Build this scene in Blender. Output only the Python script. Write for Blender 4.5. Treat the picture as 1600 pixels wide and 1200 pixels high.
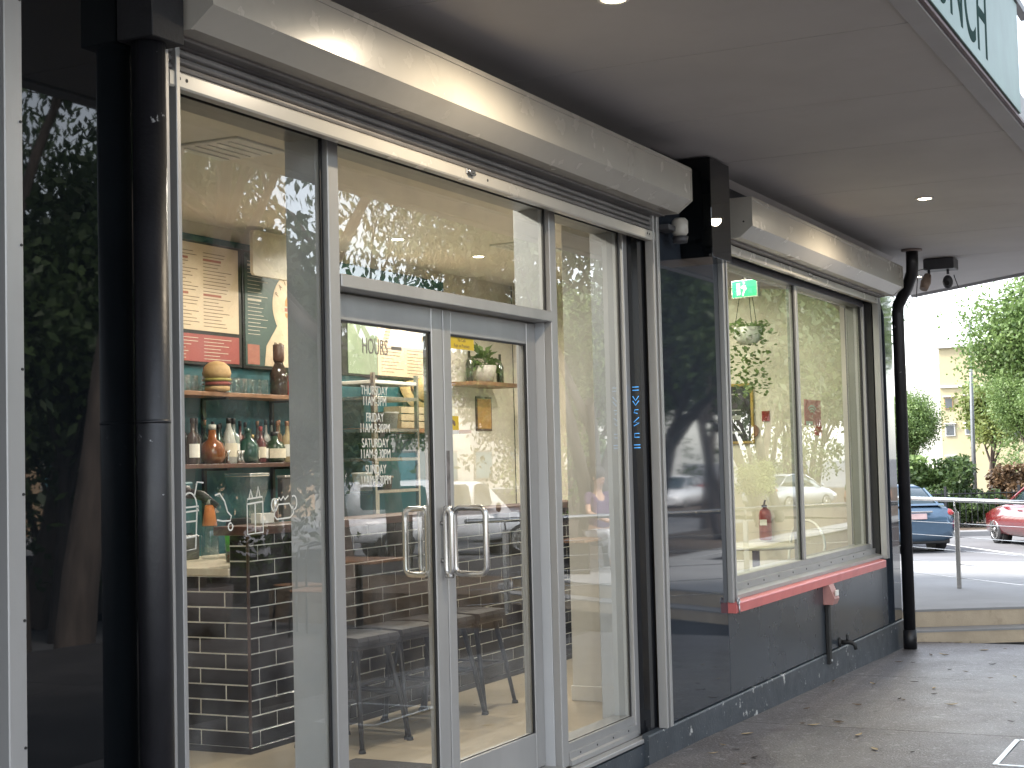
import bpy, bmesh, math, random
from mathutils import Vector, Matrix
random.seed(7)
R = math.radians
scene = bpy.context.scene
for o in list(bpy.data.objects):
    bpy.data.objects.remove(o)
COL = scene.collection

# ------------------------------------------------------------------ camera
cam_d = bpy.data.cameras.new('camera')
cam = bpy.data.objects.new('camera', cam_d)
COL.objects.link(cam)
yaw, pit, rol = R(63.392), R(2.9505), R(-1.4264)
fw = Vector((math.sin(yaw) * math.cos(pit), math.cos(yaw) * math.cos(pit), math.sin(pit)))
rt = Vector((math.cos(yaw), -math.sin(yaw), 0.0))
up = rt.cross(fw)
rt2 = rt * math.cos(rol) + up * math.sin(rol)
up2 = -rt * math.sin(rol) + up * math.cos(rol)
m = Matrix(((rt2.x, up2.x, -fw.x), (rt2.y, up2.y, -fw.y), (rt2.z, up2.z, -fw.z))).to_4x4()
m.translation = Vector((0, -3.1, 1.72))
cam.matrix_world = m
cam_d.sensor_width = 36
cam_d.lens = 54.0
cam_d.clip_start = 0.05
cam_d.clip_end = 2000
scene.camera = cam

# ------------------------------------------------------------------ light
SUN_EL, SUN_AZ = 50, 328
world = bpy.data.worlds.new('World')
scene.world = world
world.use_nodes = True
wn, wl = world.node_tree.nodes, world.node_tree.links
wn.clear()
sky = wn.new('ShaderNodeTexSky')
sky.sky_type = 'NISHITA'
sky.sun_disc = False
sky.sun_elevation = R(SUN_EL)
sky.sun_rotation = R(SUN_AZ)
sky.air_density = 1.0
sky.dust_density = 1.2
hs = wn.new('ShaderNodeHueSaturation')
hs.inputs['Saturation'].default_value = 0.38
bg = wn.new('ShaderNodeBackground')
bg.inputs['Strength'].default_value = 0.15
wo = wn.new('ShaderNodeOutputWorld')
wl.new(sky.outputs[0], hs.inputs['Color'])
wl.new(hs.outputs[0], bg.inputs['Color'])
wl.new(bg.outputs[0], wo.inputs['Surface'])
sun_d = bpy.data.lights.new('sun', 'SUN')
sun_d.energy = 1.5
sun_d.angle = R(14)
sun_d.color = (1.0, 0.95, 0.87)
sun = bpy.data.objects.new('sun', sun_d)
COL.objects.link(sun)
# direction towards the sun, matching sun_rotation (clockwise from +Y)
sd = Vector((math.sin(R(SUN_AZ)) * math.cos(R(SUN_EL)), math.cos(R(SUN_AZ)) * math.cos(R(SUN_EL)), math.sin(R(SUN_EL))))
sun.rotation_euler = sd.to_track_quat('Z', 'Y').to_euler()

scene.view_settings.view_transform = 'Standard'
scene.view_settings.look = 'None'
scene.view_settings.gamma = 1
scene.view_settings.use_curve_mapping = False
scene.view_settings.exposure = 2.5
scene.render.engine = 'CYCLES'
cy = scene.cycles
cy.max_bounces = 6
cy.diffuse_bounces = 2
cy.glossy_bounces = 3
cy.transparent_max_bounces = 24
cy.caustics_reflective = False
cy.caustics_refractive = False
cy.sample_clamp_indirect = 4.0
cy.use_denoising = True

# ------------------------------------------------------------------ materials
MATS = {}


def mat(name, col=(.5, .5, .5), rough=.5, metal=0.0, var=.12, scale=6.0, bump=0.0, bscale=40.0, coat=0.0,
        spec=.5, emit=None, estr=0.0, rvar=0.0, col2=None, spots=None, detail=4, alpha=None, sub=None, stretch=None):
    """procedural principled material with noise-driven colour, roughness and fine relief"""
    if name in MATS:
        return MATS[name]
    mt = bpy.data.materials.new(name)
    mt.use_nodes = True
    n, l = mt.node_tree.nodes, mt.node_tree.links
    b = n['Principled BSDF']
    b.inputs['Roughness'].default_value = rough
    b.inputs['Metallic'].default_value = metal
    b.inputs['Specular IOR Level'].default_value = spec
    b.inputs['Coat Weight'].default_value = coat
    b.inputs['Coat Roughness'].default_value = 0.04
    tc = n.new('ShaderNodeTexCoord')
    mp = n.new('ShaderNodeMapping')
    l.new(tc.outputs['Object'], mp.inputs['Vector'])
    if stretch:
        mp.inputs['Scale'].default_value = stretch
    nz = n.new('ShaderNodeTexNoise')
    nz.inputs['Scale'].default_value = scale
    nz.inputs['Detail'].default_value = detail
    nz.inputs['Roughness'].default_value = .6
    l.new(mp.outputs[0], nz.inputs['Vector'])
    rp = n.new('ShaderNodeValToRGB')
    c2 = col2 or tuple(min(1, c * (1 + var)) for c in col)
    c1 = tuple(c * (1 - var) for c in col) if not col2 else col
    rp.color_ramp.elements[0].position = .32
    rp.color_ramp.elements[1].position = .68
    rp.color_ramp.elements[0].color = (*c1, 1)
    rp.color_ramp.elements[1].color = (*c2, 1)
    l.new(nz.outputs['Fac'], rp.inputs['Fac'])
    out = rp.outputs['Color']
    if spots:
        for (sc, lo, hi, scol) in spots:
            ns = n.new('ShaderNodeTexNoise')
            ns.inputs['Scale'].default_value = sc
            ns.inputs['Detail'].default_value = 5
            ns.inputs['Roughness'].default_value = .65
            l.new(mp.outputs[0], ns.inputs['Vector'])
            rs = n.new('ShaderNodeValToRGB')
            rs.color_ramp.elements[0].position = lo
            rs.color_ramp.elements[1].position = hi
            l.new(ns.outputs['Fac'], rs.inputs['Fac'])
            mx = n.new('ShaderNodeMixRGB')
            l.new(rs.outputs['Color'], mx.inputs['Fac'])
            l.new(out, mx.inputs['Color1'])
            mx.inputs['Color2'].default_value = (*scol, 1)
            out = mx.outputs['Color']
    l.new(out, b.inputs['Base Color'])
    if rvar:
        mr = n.new('ShaderNodeMapRange')
        mr.inputs['To Min'].default_value = max(0.0, rough - rvar)
        mr.inputs['To Max'].default_value = min(1, rough + rvar)
        nr = n.new('ShaderNodeTexNoise')
        nr.inputs['Scale'].default_value = scale * 1.7
        nr.inputs['Detail'].default_value = 6
        l.new(mp.outputs[0], nr.inputs['Vector'])
        l.new(nr.outputs['Fac'], mr.inputs['Value'])
        l.new(mr.outputs[0], b.inputs['Roughness'])
    if bump:
        nb = n.new('ShaderNodeTexNoise')
        nb.inputs['Scale'].default_value = bscale
        nb.inputs['Detail'].default_value = 5
        l.new(mp.outputs[0], nb.inputs['Vector'])
        bp = n.new('ShaderNodeBump')
        bp.inputs['Strength'].default_value = bump
        bp.inputs['Distance'].default_value = .01
        l.new(nb.outputs['Fac'], bp.inputs['Height'])
        l.new(bp.outputs[0], b.inputs['Normal'])
    if emit:
        b.inputs['Emission Color'].default_value = (*emit, 1)
        b.inputs['Emission Strength'].default_value = estr
    if sub:
        b.inputs['Subsurface Weight'].default_value = sub
    MATS[name] = mt
    return mt


def glass_mat(name, tint=(.93, .96, .95), dust=0.06, wob=.02):
    mt = bpy.data.materials.new(name)
    mt.use_nodes = True
    n, l = mt.node_tree.nodes, mt.node_tree.links
    n.clear()
    o = n.new('ShaderNodeOutputMaterial')
    tr = n.new('ShaderNodeBsdfTransparent')
    tr.inputs['Color'].default_value = (*tint, 1)
    clear = n.new('ShaderNodeBsdfTransparent')
    gl = n.new('ShaderNodeBsdfGlossy')
    gl.inputs['Roughness'].default_value = 0.0
    gl.inputs['Color'].default_value = (1, 1, 1, 1)
    fr = n.new('ShaderNodeFresnel')
    fr.inputs['IOR'].default_value = 1.52
    # two faces of the pane: R2 = 2R / (1 + R)
    a = n.new('ShaderNodeMath'); a.operation = 'MULTIPLY'; a.inputs[1].default_value = 2
    c = n.new('ShaderNodeMath'); c.operation = 'ADD'; c.inputs[1].default_value = 1
    d = n.new('ShaderNodeMath'); d.operation = 'DIVIDE'
    l.new(fr.outputs[0], a.inputs[0]); l.new(fr.outputs[0], c.inputs[0])
    l.new(a.outputs[0], d.inputs[0]); l.new(c.outputs[0], d.inputs[1])
    mx = n.new('ShaderNodeMixShader')
    l.new(d.outputs[0], mx.inputs['Fac'])
    l.new(tr.outputs[0], mx.inputs[1]); l.new(gl.outputs[0], mx.inputs[2])
    # faint dust and smears
    tc = n.new('ShaderNodeTexCoord')
    nz = n.new('ShaderNodeTexNoise'); nz.inputs['Scale'].default_value = 5; nz.inputs['Detail'].default_value = 8
    l.new(tc.outputs['Object'], nz.inputs['Vector'])
    rp = n.new('ShaderNodeMapRange'); rp.inputs['From Min'].default_value = .45; rp.inputs['From Max'].default_value = .75
    rp.inputs['To Max'].default_value = dust
    l.new(nz.outputs['Fac'], rp.inputs['Value'])
    df = n.new('ShaderNodeBsdfDiffuse'); df.inputs['Color'].default_value = (.8, .8, .78, 1)
    m2 = n.new('ShaderNodeMixShader')
    l.new(rp.outputs[0], m2.inputs['Fac']); l.new(mx.outputs[0], m2.inputs[1]); l.new(df.outputs[0], m2.inputs[2])
    # slow waviness of float glass
    nw = n.new('ShaderNodeTexNoise'); nw.inputs['Scale'].default_value = 1.6; nw.inputs['Detail'].default_value = 1
    l.new(tc.outputs['Object'], nw.inputs['Vector'])
    bp = n.new('ShaderNodeBump'); bp.inputs['Strength'].default_value = wob; bp.inputs['Distance'].default_value = .02
    l.new(nw.outputs['Fac'], bp.inputs['Height']); l.new(bp.outputs[0], gl.inputs['Normal'])
    geo = n.new('ShaderNodeNewGeometry')
    m3 = n.new('ShaderNodeMixShader')
    l.new(geo.outputs['Backfacing'], m3.inputs['Fac'])
    l.new(m2.outputs[0], m3.inputs[1]); l.new(clear.outputs[0], m3.inputs[2])
    l.new(m3.outputs[0], o.inputs['Surface'])
    MATS[name] = mt
    return mt


GLASS = glass_mat('clear float glass')
GLASS_G = glass_mat('greenish glass', (.86, .95, .86), .05)
CARGLASS = mat('car glass', (.03, .05, .06), .03, spec=.8, var=.05)

ALU = mat('anodised aluminium', (.36, .355, .345), .38, .35, .10, 3, bump=.04, bscale=220, rvar=.08, stretch=(1, 1, .2))
ALU_D = mat('shutter slat metal', (.20, .19, .185), .45, .4, .15, 5, rvar=.1)
CREAMBOX = mat('cream powder coat', (.47, .445, .395), .27, 0, .04, 4, spec=.5, rvar=.015,
               spots=[(2.3, .58, .85, (.41, .385, .335))])
BLACKGASKET = mat('black gasket', (.012, .012, .012), .6)
DARKPANEL = mat('glossy charcoal panel', (.030, .037, .048), .032, 0, .15, 2.0, spec=.6, rvar=.012, bump=.006, bscale=2.5)
BLACKPANEL = mat('glossy black panel', (.004, .005, .006), .015, 0, .2, 2.0, spec=.5, rvar=.01, bump=.006, bscale=2.5)
PLINTH = mat('scuffed charcoal plinth', (.045, .055, .065), .42, 0, .2, 5, rvar=.15, bump=.15, bscale=50,
             spots=[(11, .635, .65, (.45, .45, .43)), (45, .66, .69, (.3, .31, .31)), (2.5, .55, .8, (.028, .033, .04))])
BLACKPAINT = mat('chipped black paint', (.008, .008, .010), .42, 0, .3, 6, bump=.1, bscale=60, rvar=.12,
                 spots=[(9, .665, .68, (.3, .3, .3))])
MATTBLACK = mat('matt black render', (.009, .009, .011), .65, 0, .3, 5, bump=.2, bscale=80)
SOFFIT = mat('soffit paint', (.55, .53, .52), .75, 0, .05, 1.5, bump=.03, bscale=30, spots=[(1.2, .55, .9, (.48, .455, .44))])
WHITEPAINT = mat('white paint', (.75, .74, .70), .5, 0, .05, 3)
CREAMWALL = mat('cream plaster', (.64, .59, .49), .7, 0, .06, 2, bump=.05, bscale=60)
CEILW = mat('white ceiling paint', (.74, .70, .62), .8, 0, .04, 1.5)
TEAL = mat('teal wall paint', (.014, .088, .104), .55, 0, .15, 2.5, bump=.04, bscale=70)
WOOD = mat('oiled timber', (.22, .11, .055), .45, 0, .35, 4, bump=.1, bscale=30, stretch=(1, 8, 8))
DARKWOOD = mat('dark timber', (.075, .032, .022), .4, 0, .4, 4, bump=.1, bscale=30, stretch=(1, 8, 8))
TILE = mat('black glazed tile', (.007, .006, .0055), .22, 0, .5, 1.3, spec=.28, rvar=.05, bump=.02, bscale=8)
GROUT = mat('pale grout', (.78, .74, .66), .85, 0, .1, 20)
STONE = mat('pale bench top', (.66, .58, .46), .35, 0, .08, 8)
FLOORT = mat('beige floor', (.44, .37, .27), .32, 0, .10, 2, rvar=.1, spots=[(1.5, .5, .8, (.40, .32, .22))])
BLACKMETAL = mat('black metal', (.015, .015, .017), .42, .2, .3, 20)
STEEL = mat('brushed steel', (.55, .54, .52), .24, .95, .08, 30, rvar=.08, stretch=(1, 1, .1))
GALV = mat('galvanised steel', (.5, .51, .52), .35, .8, .12, 12)
CHARCOAL = mat('charcoal plastic', (.05, .05, .055), .45)
PINK = mat('pink paint', (.62, .16, .15), .36, 0, .08, 5, rvar=.1, spots=[(6, .62, .8, (.55, .2, .19))])
PINKD = mat('pink plastic', (.45, .22, .20), .45)
CONC = mat('footpath concrete', (.112, .103, .102), .46, 0, .28, 1.3, bump=.55, bscale=70, rvar=.16, detail=8,
           spots=[(0.7, .48, .66, (.088, .075, .073)), (75, .57, .64, (.31, .30, .295)), (14, .58, .66, (.22, .21, .21)), (30, .63, .68, (.05, .045, .045)), (5, .64, .67, (.06, .052, .05)), (3.1, .60, .72, (.085, .07, .07))])
PAVER = mat('dark paving', (.05, .045, .045), .8, 0, .25, 2, bump=.3, bscale=60, spots=[(3, .55, .7, (.035, .03, .03))])
SEMI = mat('semi-gloss charcoal panel', (.040, .048, .058), .27, 0, .15, 1.6, spec=.5, rvar=.06, bump=.02, bscale=14, spots=[(2.0, .55, .8, (.032, .038, .046))])
CONC2 = mat('light concrete', (.245, .245, .245), .8, 0, .12, 1.1, bump=.25, bscale=80, detail=7, spots=[(2.2, .6, .75, (.24, .23, .22))])
STEPC = mat('sandy step concrete', (.40, .33, .24), .8, 0, .14, 3, bump=.25, bscale=80, spots=[(4, .58, .72, (.26, .21, .15))])
ASPH = mat('asphalt', (.14, .14, .145), .85, 0, .16, .6, bump=.4, bscale=120, detail=8, spots=[(.25, .5, .7, (.105, .105, .11))])
ROADPAINT = mat('road paint', (.7, .7, .68), .7, 0, .1, 8)
SOIL = mat('garden soil', (.09, .065, .045), .95, 0, .35, 8, bump=.5, bscale=30)
BARK = mat('bark', (.11, .085, .07), .9, 0, .35, 8, bump=.6, bscale=25, stretch=(1, 1, .25))
BARKD = mat('dark bark', (.05, .042, .04), .9, 0, .35, 8, bump=.6, bscale=25, stretch=(1, 1, .25))


def leaf_mat(name, col, col2):
    mt = bpy.data.materials.new(name)
    mt.use_nodes = True
    n, l = mt.node_tree.nodes, mt.node_tree.links
    n.clear()
    o = n.new('ShaderNodeOutputMaterial')
    tc = n.new('ShaderNodeTexCoord')
    nz = n.new('ShaderNodeTexNoise'); nz.inputs['Scale'].default_value = 1.7; nz.inputs['Detail'].default_value = 3
    l.new(tc.outputs['Object'], nz.inputs['Vector'])
    wh = n.new('ShaderNodeTexWhiteNoise'); wh.noise_dimensions = '3D'
    sn = n.new('ShaderNodeVectorMath'); sn.operation = 'SNAP'; sn.inputs[1].default_value = (.11, .11, .11)
    l.new(tc.outputs['Object'], sn.inputs[0]); l.new(sn.outputs[0], wh.inputs['Vector'])
    ad = n.new('ShaderNodeMath'); ad.operation = 'MULTIPLY_ADD'; ad.inputs[1].default_value = .45; 
    l.new(wh.outputs['Value'], ad.inputs[0]); l.new(nz.outputs['Fac'], ad.inputs[2])
    rp = n.new('ShaderNodeValToRGB')
    rp.color_ramp.elements[0].position = .38; rp.color_ramp.elements[1].position = 1.0
    rp.color_ramp.elements[0].color = (*col, 1); rp.color_ramp.elements[1].color = (*col2, 1)
    l.new(ad.outputs[0], rp.inputs['Fac'])
    p = n.new('ShaderNodeBsdfPrincipled'); p.inputs['Roughness'].default_value = .45
    t = n.new('ShaderNodeBsdfTranslucent')
    l.new(rp.outputs[0], p.inputs['Base Color']); l.new(rp.outputs[0], t.inputs['Color'])
    mx = n.new('ShaderNodeMixShader'); mx.inputs['Fac'].default_value = .38
    l.new(p.outputs[0], mx.inputs[1]); l.new(t.outputs[0], mx.inputs[2]); l.new(mx.outputs[0], o.inputs['Surface'])
    MATS[name] = mt
    return mt


LEAF_GUM = leaf_mat('gum leaves', (.045, .075, .035), (.11, .16, .07))
LEAF_BR = leaf_mat('bright leaves', (.09, .16, .05), (.22, .31, .10))
LEAF_YE = leaf_mat('yellow green leaves', (.12, .17, .05), (.26, .30, .09))
LEAF_DK = leaf_mat('dark leaves', (.03, .06, .02), (.10, .15, .05))
LEAF_RED = leaf_mat('russet leaves', (.08, .05, .03), (.20, .125, .065))
LEAF_DRY = leaf_mat('dry leaves', (.07, .04, .025), (.28, .18, .09))

# ------------------------------------------------------------------ mesh helpers


class MB:
    def __init__(s):
        s.v = []; s.f = []; s.sm = []

    def add(s, vs, fs, smooth=False):
        k = len(s.v)
        s.v += [tuple(p) for p in vs]
        s.f += [tuple(i + k for i in f) for f in fs]
        s.sm += [smooth] * len(fs)
        return s

    def box(s, x0, x1, y0, y1, z0, z1, c=0.0):
        if x0 > x1: x0, x1 = x1, x0
        if y0 > y1: y0, y1 = y1, y0
        if z0 > z1: z0, z1 = z1, z0
        if c <= 0:
            vs = [(x, y, z) for x in (x0, x1) for y in (y0, y1) for z in (z0, z1)]
            return s.add(vs, [(0, 1, 3, 2), (4, 6, 7, 5), (0, 4, 5, 1), (2, 3, 7, 6), (0, 2, 6, 4), (1, 5, 7, 3)])
        bm = bmesh.new()
        bmesh.ops.create_cube(bm, size=1)
        for v in bm.verts:
            v.co = ((x0 if v.co.x < 0 else x1), (y0 if v.co.y < 0 else y1), (z0 if v.co.z < 0 else z1))
        bmesh.ops.bevel(bm, geom=bm.edges[:], offset=c, segments=1, affect='EDGES')
        bm.verts.index_update()
        s.add([v.co[:] for v in bm.verts], [[v.index for v in f.verts] for f in bm.faces])
        bm.free()
        return s

    def prism(s, poly, a0, a1, axis='x'):
        """extrude a 2-D polygon along an axis: axis x -> poly is (y,z); y -> (x,z); z -> (x,y)"""
        n = len(poly)
        def P(p, a):
            return {'x': (a, p[0], p[1]), 'y': (p[0], a, p[1]), 'z': (p[0], p[1], a)}[axis]
        vs = [P(p, a0) for p in poly] + [P(p, a1) for p in poly]
        ar = sum(poly[i][0] * poly[(i + 1) % n][1] - poly[(i + 1) % n][0] * poly[i][1] for i in range(n))
        flip = (ar > 0) != (axis == 'y')
        if a1 < a0: flip = not flip
        fs = [tuple(range(n)), tuple(reversed(range(n, 2 * n)))]
        fs += [(i, n + i, n + (i + 1) % n, (i + 1) % n) for i in range(n)]
        if flip is False:
            fs = [tuple(reversed(f)) for f in fs]
        return s.add(vs, fs)

    def tube(s, pts, r, n=8, closed=False, cap=True, flat=None):
        pts = [Vector(p) for p in pts]
        m_ = len(pts)
        rs = r if isinstance(r, (list, tuple)) else [r] * m_
        vs = []
        prev = None
        for i, p in enumerate(pts):
            if closed:
                d = (pts[(i + 1) % m_] - pts[i - 1])
            else:
                d = pts[min(i + 1, m_ - 1)] - pts[max(i - 1, 0)]
            d.normalize()
            if prev is None:
                a = Vector((0, 0, 1)) if abs(d.z) < .9 else Vector((1, 0, 0))
                a = (a - d * a.dot(d)).normalized()
            else:
                a = (prev - d * prev.dot(d))
                a = a.normalized() if a.length > 1e-6 else Vector((1, 0, 0))
            prev = a
            b = d.cross(a)
            for k in range(n):
                t = 2 * math.pi * k / n
                q = p + (a * math.cos(t) + b * math.sin(t)) * rs[i]
                vs.append(q)
        fs = []
        for i in range(m_ if closed else m_ - 1):
            j = (i + 1) % m_
            for k in range(n):
                fs.append((i * n + k, i * n + (k + 1) % n, j * n + (k + 1) % n, j * n + k))
        s.add(vs, fs, True)
        if cap and not closed:
            k0 = len(s.v) - len(vs)
            s.f.append(tuple(k0 + k for k in reversed(range(n)))); s.sm.append(False)
            s.f.append(tuple(k0 + (m_ - 1) * n + k for k in range(n))); s.sm.append(False)
        return s

    def lathe(s, prof, cx=0, cy_=0, z0=0, n=14, axis='z', smooth=True):
        vs = []
        for (r_, h) in prof:
            for k in range(n):
                t = 2 * math.pi * k / n
                a, b = r_ * math.cos(t), r_ * math.sin(t)
                vs.append({'z': (cx + a, cy_ + b, z0 + h), 'y': (cx + a, cy_ + h, z0 - b), 'x': (cx + h, cy_ + a, z0 + b)}[axis])
        fs = []
        for i in range(len(prof) - 1):
            for k in range(n):
                fs.append((i * n + k, i * n + (k + 1) % n, (i + 1) * n + (k + 1) % n, (i + 1) * n + k))
        s.add(vs, fs, smooth)
        k0 = len(s.v) - len(vs)
        s.f.append(tuple(k0 + k for k in reversed(range(n)))); s.sm.append(False)
        s.f.append(tuple(k0 + (len(prof) - 1) * n + k for k in range(n))); s.sm.append(False)
        return s

    def loft(s, secs, smooth=True, caps=True):
        n = len(secs[0])
        vs = [p for sc in secs for p in sc]
        fs = []
        for i in range(len(secs) - 1):
            for k in range(n):
                fs.append((i * n + k, i * n + (k + 1) % n, (i + 1) * n + (k + 1) % n, (i + 1) * n + k))
        s.add(vs, fs, smooth)
        if caps:
            k0 = len(s.v) - len(vs)
            s.f.append(tuple(k0 + k for k in reversed(range(n)))); s.sm.append(False)
            s.f.append(tuple(k0 + (len(secs) - 1) * n + k for k in range(n))); s.sm.append(False)
        return s

    def ball(s, c, r, n=10, m_=7, sq=(1, 1, 1)):
        prof = []
        vs = []
        for i in range(m_ + 1):
            ph = math.pi * i / m_
            for k in range(n):
                t = 2 * math.pi * k / n
                vs.append((c[0] + r * sq[0] * math.sin(ph) * math.cos(t), c[1] + r * sq[1] * math.sin(ph) * math.sin(t), c[2] - r * sq[2] * math.cos(ph)))
        fs = [(i * n + k, i * n + (k + 1) % n, (i + 1) * n + (k + 1) % n, (i + 1) * n + k) for i in range(m_) for k in range(n)]
        return s.add(vs, fs, True)

    def mesh(s, name, mt):
        me = bpy.data.meshes.new(name)
        me.from_pydata(s.v, [], s.f)
        me.polygons.foreach_set('use_smooth', s.sm)
        me.materials.append(mt)
        if len(s.f) < 6000 and not getattr(s, 'open', False):
            bm = bmesh.new()
            bm.from_mesh(me)
            bmesh.ops.recalc_face_normals(bm, faces=bm.faces[:])
            bm.to_mesh(me)
            bm.free()
        me.update()
        return me

    def build(s, name, mt, parent=None, world=True):
        o = bpy.data.objects.new(name, s.mesh(name, mt))
        COL.objects.link(o)
        if parent is not None:
            o.parent = parent
            if world:
                o.matrix_parent_inverse = parent_world(parent).inverted()
        if name in ('screw', 'rivet', 'gasket', 'print', 'heading', 'hanger', 'tube', 'foliage', 'crown'):
            o['kind'] = 'stuff'      # pieces too small to pick apart
        return o


def parent_world(o):
    mw = Matrix.LocRotScale(o.location, o.rotation_euler, o.scale)
    if o.parent:
        return parent_world(o.parent) @ o.matrix_parent_inverse @ mw
    return mw


def tag(o, label=None, cat=None, group=None, kind=None):
    if label: o['label'] = label
    if cat: o['category'] = cat
    if group: o['group'] = group
    if kind: o['kind'] = kind
    return o


def thing(name, label, cat, loc=(0, 0, 0), rz=0.0, group=None):
    o = bpy.data.objects.new(name, None)
    o.empty_display_size = .1
    COL.objects.link(o)
    o.location = loc
    o.rotation_euler = (0, 0, rz)
    return tag(o, label, cat, group)


def inst(name, me, parent, loc, rz=0, sc=1, rot=None):
    o = bpy.data.objects.new(name, me)
    COL.objects.link(o)
    if parent is not None:
        o.parent = parent
        o.matrix_parent_inverse = parent_world(parent).inverted()
    o.location = loc
    o.rotation_euler = rot if rot else (0, 0, rz)
    o.scale = (sc, sc, sc) if not isinstance(sc, tuple) else sc
    return o


def copy_tree(o, parent=None):
    c = o.copy()
    COL.objects.link(c)
    c.parent = parent
    for ch in o.children:
        copy_tree(ch, c)
    return c


def text(name, body, mt, parent, origin, size, xs=1.0, ext=.0008, facing='-y', align='LEFT', rot=0.0):
    """flat lettering turned into a mesh, standing in an x-z plane seen from -y"""
    cu = bpy.data.curves.new(name, 'FONT')
    cu.body = body
    cu.size = size
    cu.extrude = ext
    cu.align_x = align
    ob = bpy.data.objects.new(name, cu)
    COL.objects.link(ob)
    dg = bpy.context.evaluated_depsgraph_get()
    me = bpy.data.meshes.new_from_object(ob.evaluated_get(dg))
    bpy.data.objects.remove(ob)
    if facing == '-y':
        mm = Matrix.Rotation(R(90), 4, 'X')
    elif facing == '-x':
        mm = Matrix.Rotation(R(-90), 4, 'Z') @ Matrix.Rotation(R(90), 4, 'X')
    me.transform(Matrix.Translation(origin) @ mm @ Matrix.Rotation(rot, 4, 'Z') @ Matrix.Diagonal((xs, 1, 1, 1)))
    me.materials.clear()
    me.materials.append(mt)
    o = bpy.data.objects.new(name, me)
    COL.objects.link(o)
    if parent is not None:
        o.parent = parent
        o.matrix_parent_inverse = parent_world(parent).inverted()
    return o


def rrect(x0, x1, z0, z1, r, n=5):
    """rounded rectangle outline"""
    pts = []
    for (cx, cz, a0) in ((x1 - r, z1 - r, 0), (x0 + r, z1 - r, 90), (x0 + r, z0 + r, 180), (x1 - r, z0 + r, 270)):
        for i in range(n + 1):
            a = R(a0 + 90 * i / n)
            pts.append((cx + r * math.cos(a), cz + r * math.sin(a)))
    return pts


def path_z(x):
    return .16 if x < 8 else max(.07, .16 - .0173 * (x - 8))

# ================================================================== setting
g = MB()
g.box(-400, 600, -500, 500, -1.2, -.45)
tag(g.build('ground', ASPH), kind='structure')

# footpath: separate concrete slabs with open joints on a dark bed
path = thing('footpath', None, None, (6, -3, 0))
path['kind'] = 'structure'
JX = [-3.6, -1.2, 1.2, 3.6, 6.2, 8.885, 11.285, 13.72]
JY = [-7.4, -5.2, -3.0, -1.48, -.118]
bed = MB()
for i in range(len(JX) - 1):
    a, b = JX[i], JX[i + 1]
    za, zb = path_z(a), path_z(b)
    bed.loft([[(a, JY[0], za - .012), (a, JY[-1], za - .012), (a, JY[-1], -.44), (a, JY[0], -.44)],
              [(b, JY[0], zb - .012), (b, JY[-1], zb - .012), (b, JY[-1], -.44), (b, JY[0], -.44)]], smooth=False, caps=True)
bed.build('bedding', SOIL, path)
for i in range(len(JX) - 1):
    for j in range(len(JY) - 1):
        if j == 2 and JX[i] > 6:   # the strip beside the shop has no joint at -1.48
            continue
        y0 = JY[j] if not (j == 3 and JX[i] > 6) else JY[2]
        y1 = JY[j + 1]
        a, b = JX[i] + .004, JX[i + 1] - .004
        y0 += .004; y1 -= .004
        n = 4
        secs = []
        for k in range(n + 1):
            x = a + (b - a) * k / n
            z = path_z(x) + random.uniform(-.0015, .0015)
            secs.append([(x, y0, z - .035), (x, y0, z - .004), (x, y0 + .004, z), (x, y1 - .004, z), (x, y1, z - .004), (x, y1, z - .035)])
        MB().loft(secs, smooth=False).build('slab', PAVER if y1 < -2.9 else CONC, path)

# steps up to the landing at the building corner (edge runs diagonally)
sdir = Vector((.452, -.79, 0)).normalized()
snor = Vector((.868, .497, 0))
steps = thing('corner_steps', 'two sandy concrete steps with pale nosings at the building corner', 'steps', (14.2, -1, .07))


def slab_quad(p, L0, L1, d0, d1, z0, z1, name, mt, parent):
    p = Vector((p[0], p[1], 0))
    A = p + sdir * L0 + snor * d0; B = p + sdir * L1 + snor * d0; C_ = p + sdir * L1 + snor * d1; D = p + sdir * L0 + snor * d1
    b = MB()
    b.prism([(q.x, q.y) for q in (A, B, C_, D)], z0, z1, 'z')
    return b.build(name, mt, parent)


slab_quad((13.68, -.16), -1.0, 6, .006, .40, .04, .149, 'riser', STEPC, steps)
slab_quad((13.68, -.16), -1.0, 6, 0, .40, .149, .165, 'tread', CONC2, steps)
slab_quad((13.96, -.10), -1.2, 6, .006, .3, .165, .302, 'riser', STEPC, steps)
slab_quad((13.96, -.10), -1.2, 6, 0, .42, .302, .322, 'nosing', CONC2, steps)
# landing and ramp down into the car park
lp = thing('landing', None, None, (16, 0, .3)); lp['kind'] = 'structure'
b = MB()
A = Vector((13.96, -.10, 0)) - sdir * 1.2 + snor * .42
B = Vector((13.96, -.10, 0)) + sdir * 6 + snor * .42
b.prism([(A.x, A.y), (B.x, B.y), (20.4, B.y), (20.4, 9.0), (A.x, 9.0)], -.3, .31, 'z')
b.build('slab', CONC2, lp)
rp_ = MB()
prof = [(20.4, .306), (21.6, .22), (24.5, .02), (27.5, -.2), (30, -.36), (33, -.446), (33, -.7), (20.4, -.7)]
rp_.prism(prof, -20, 30, 'y')
tag(rp_.build('car_park_ramp', ASPH), kind='structure')

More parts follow.
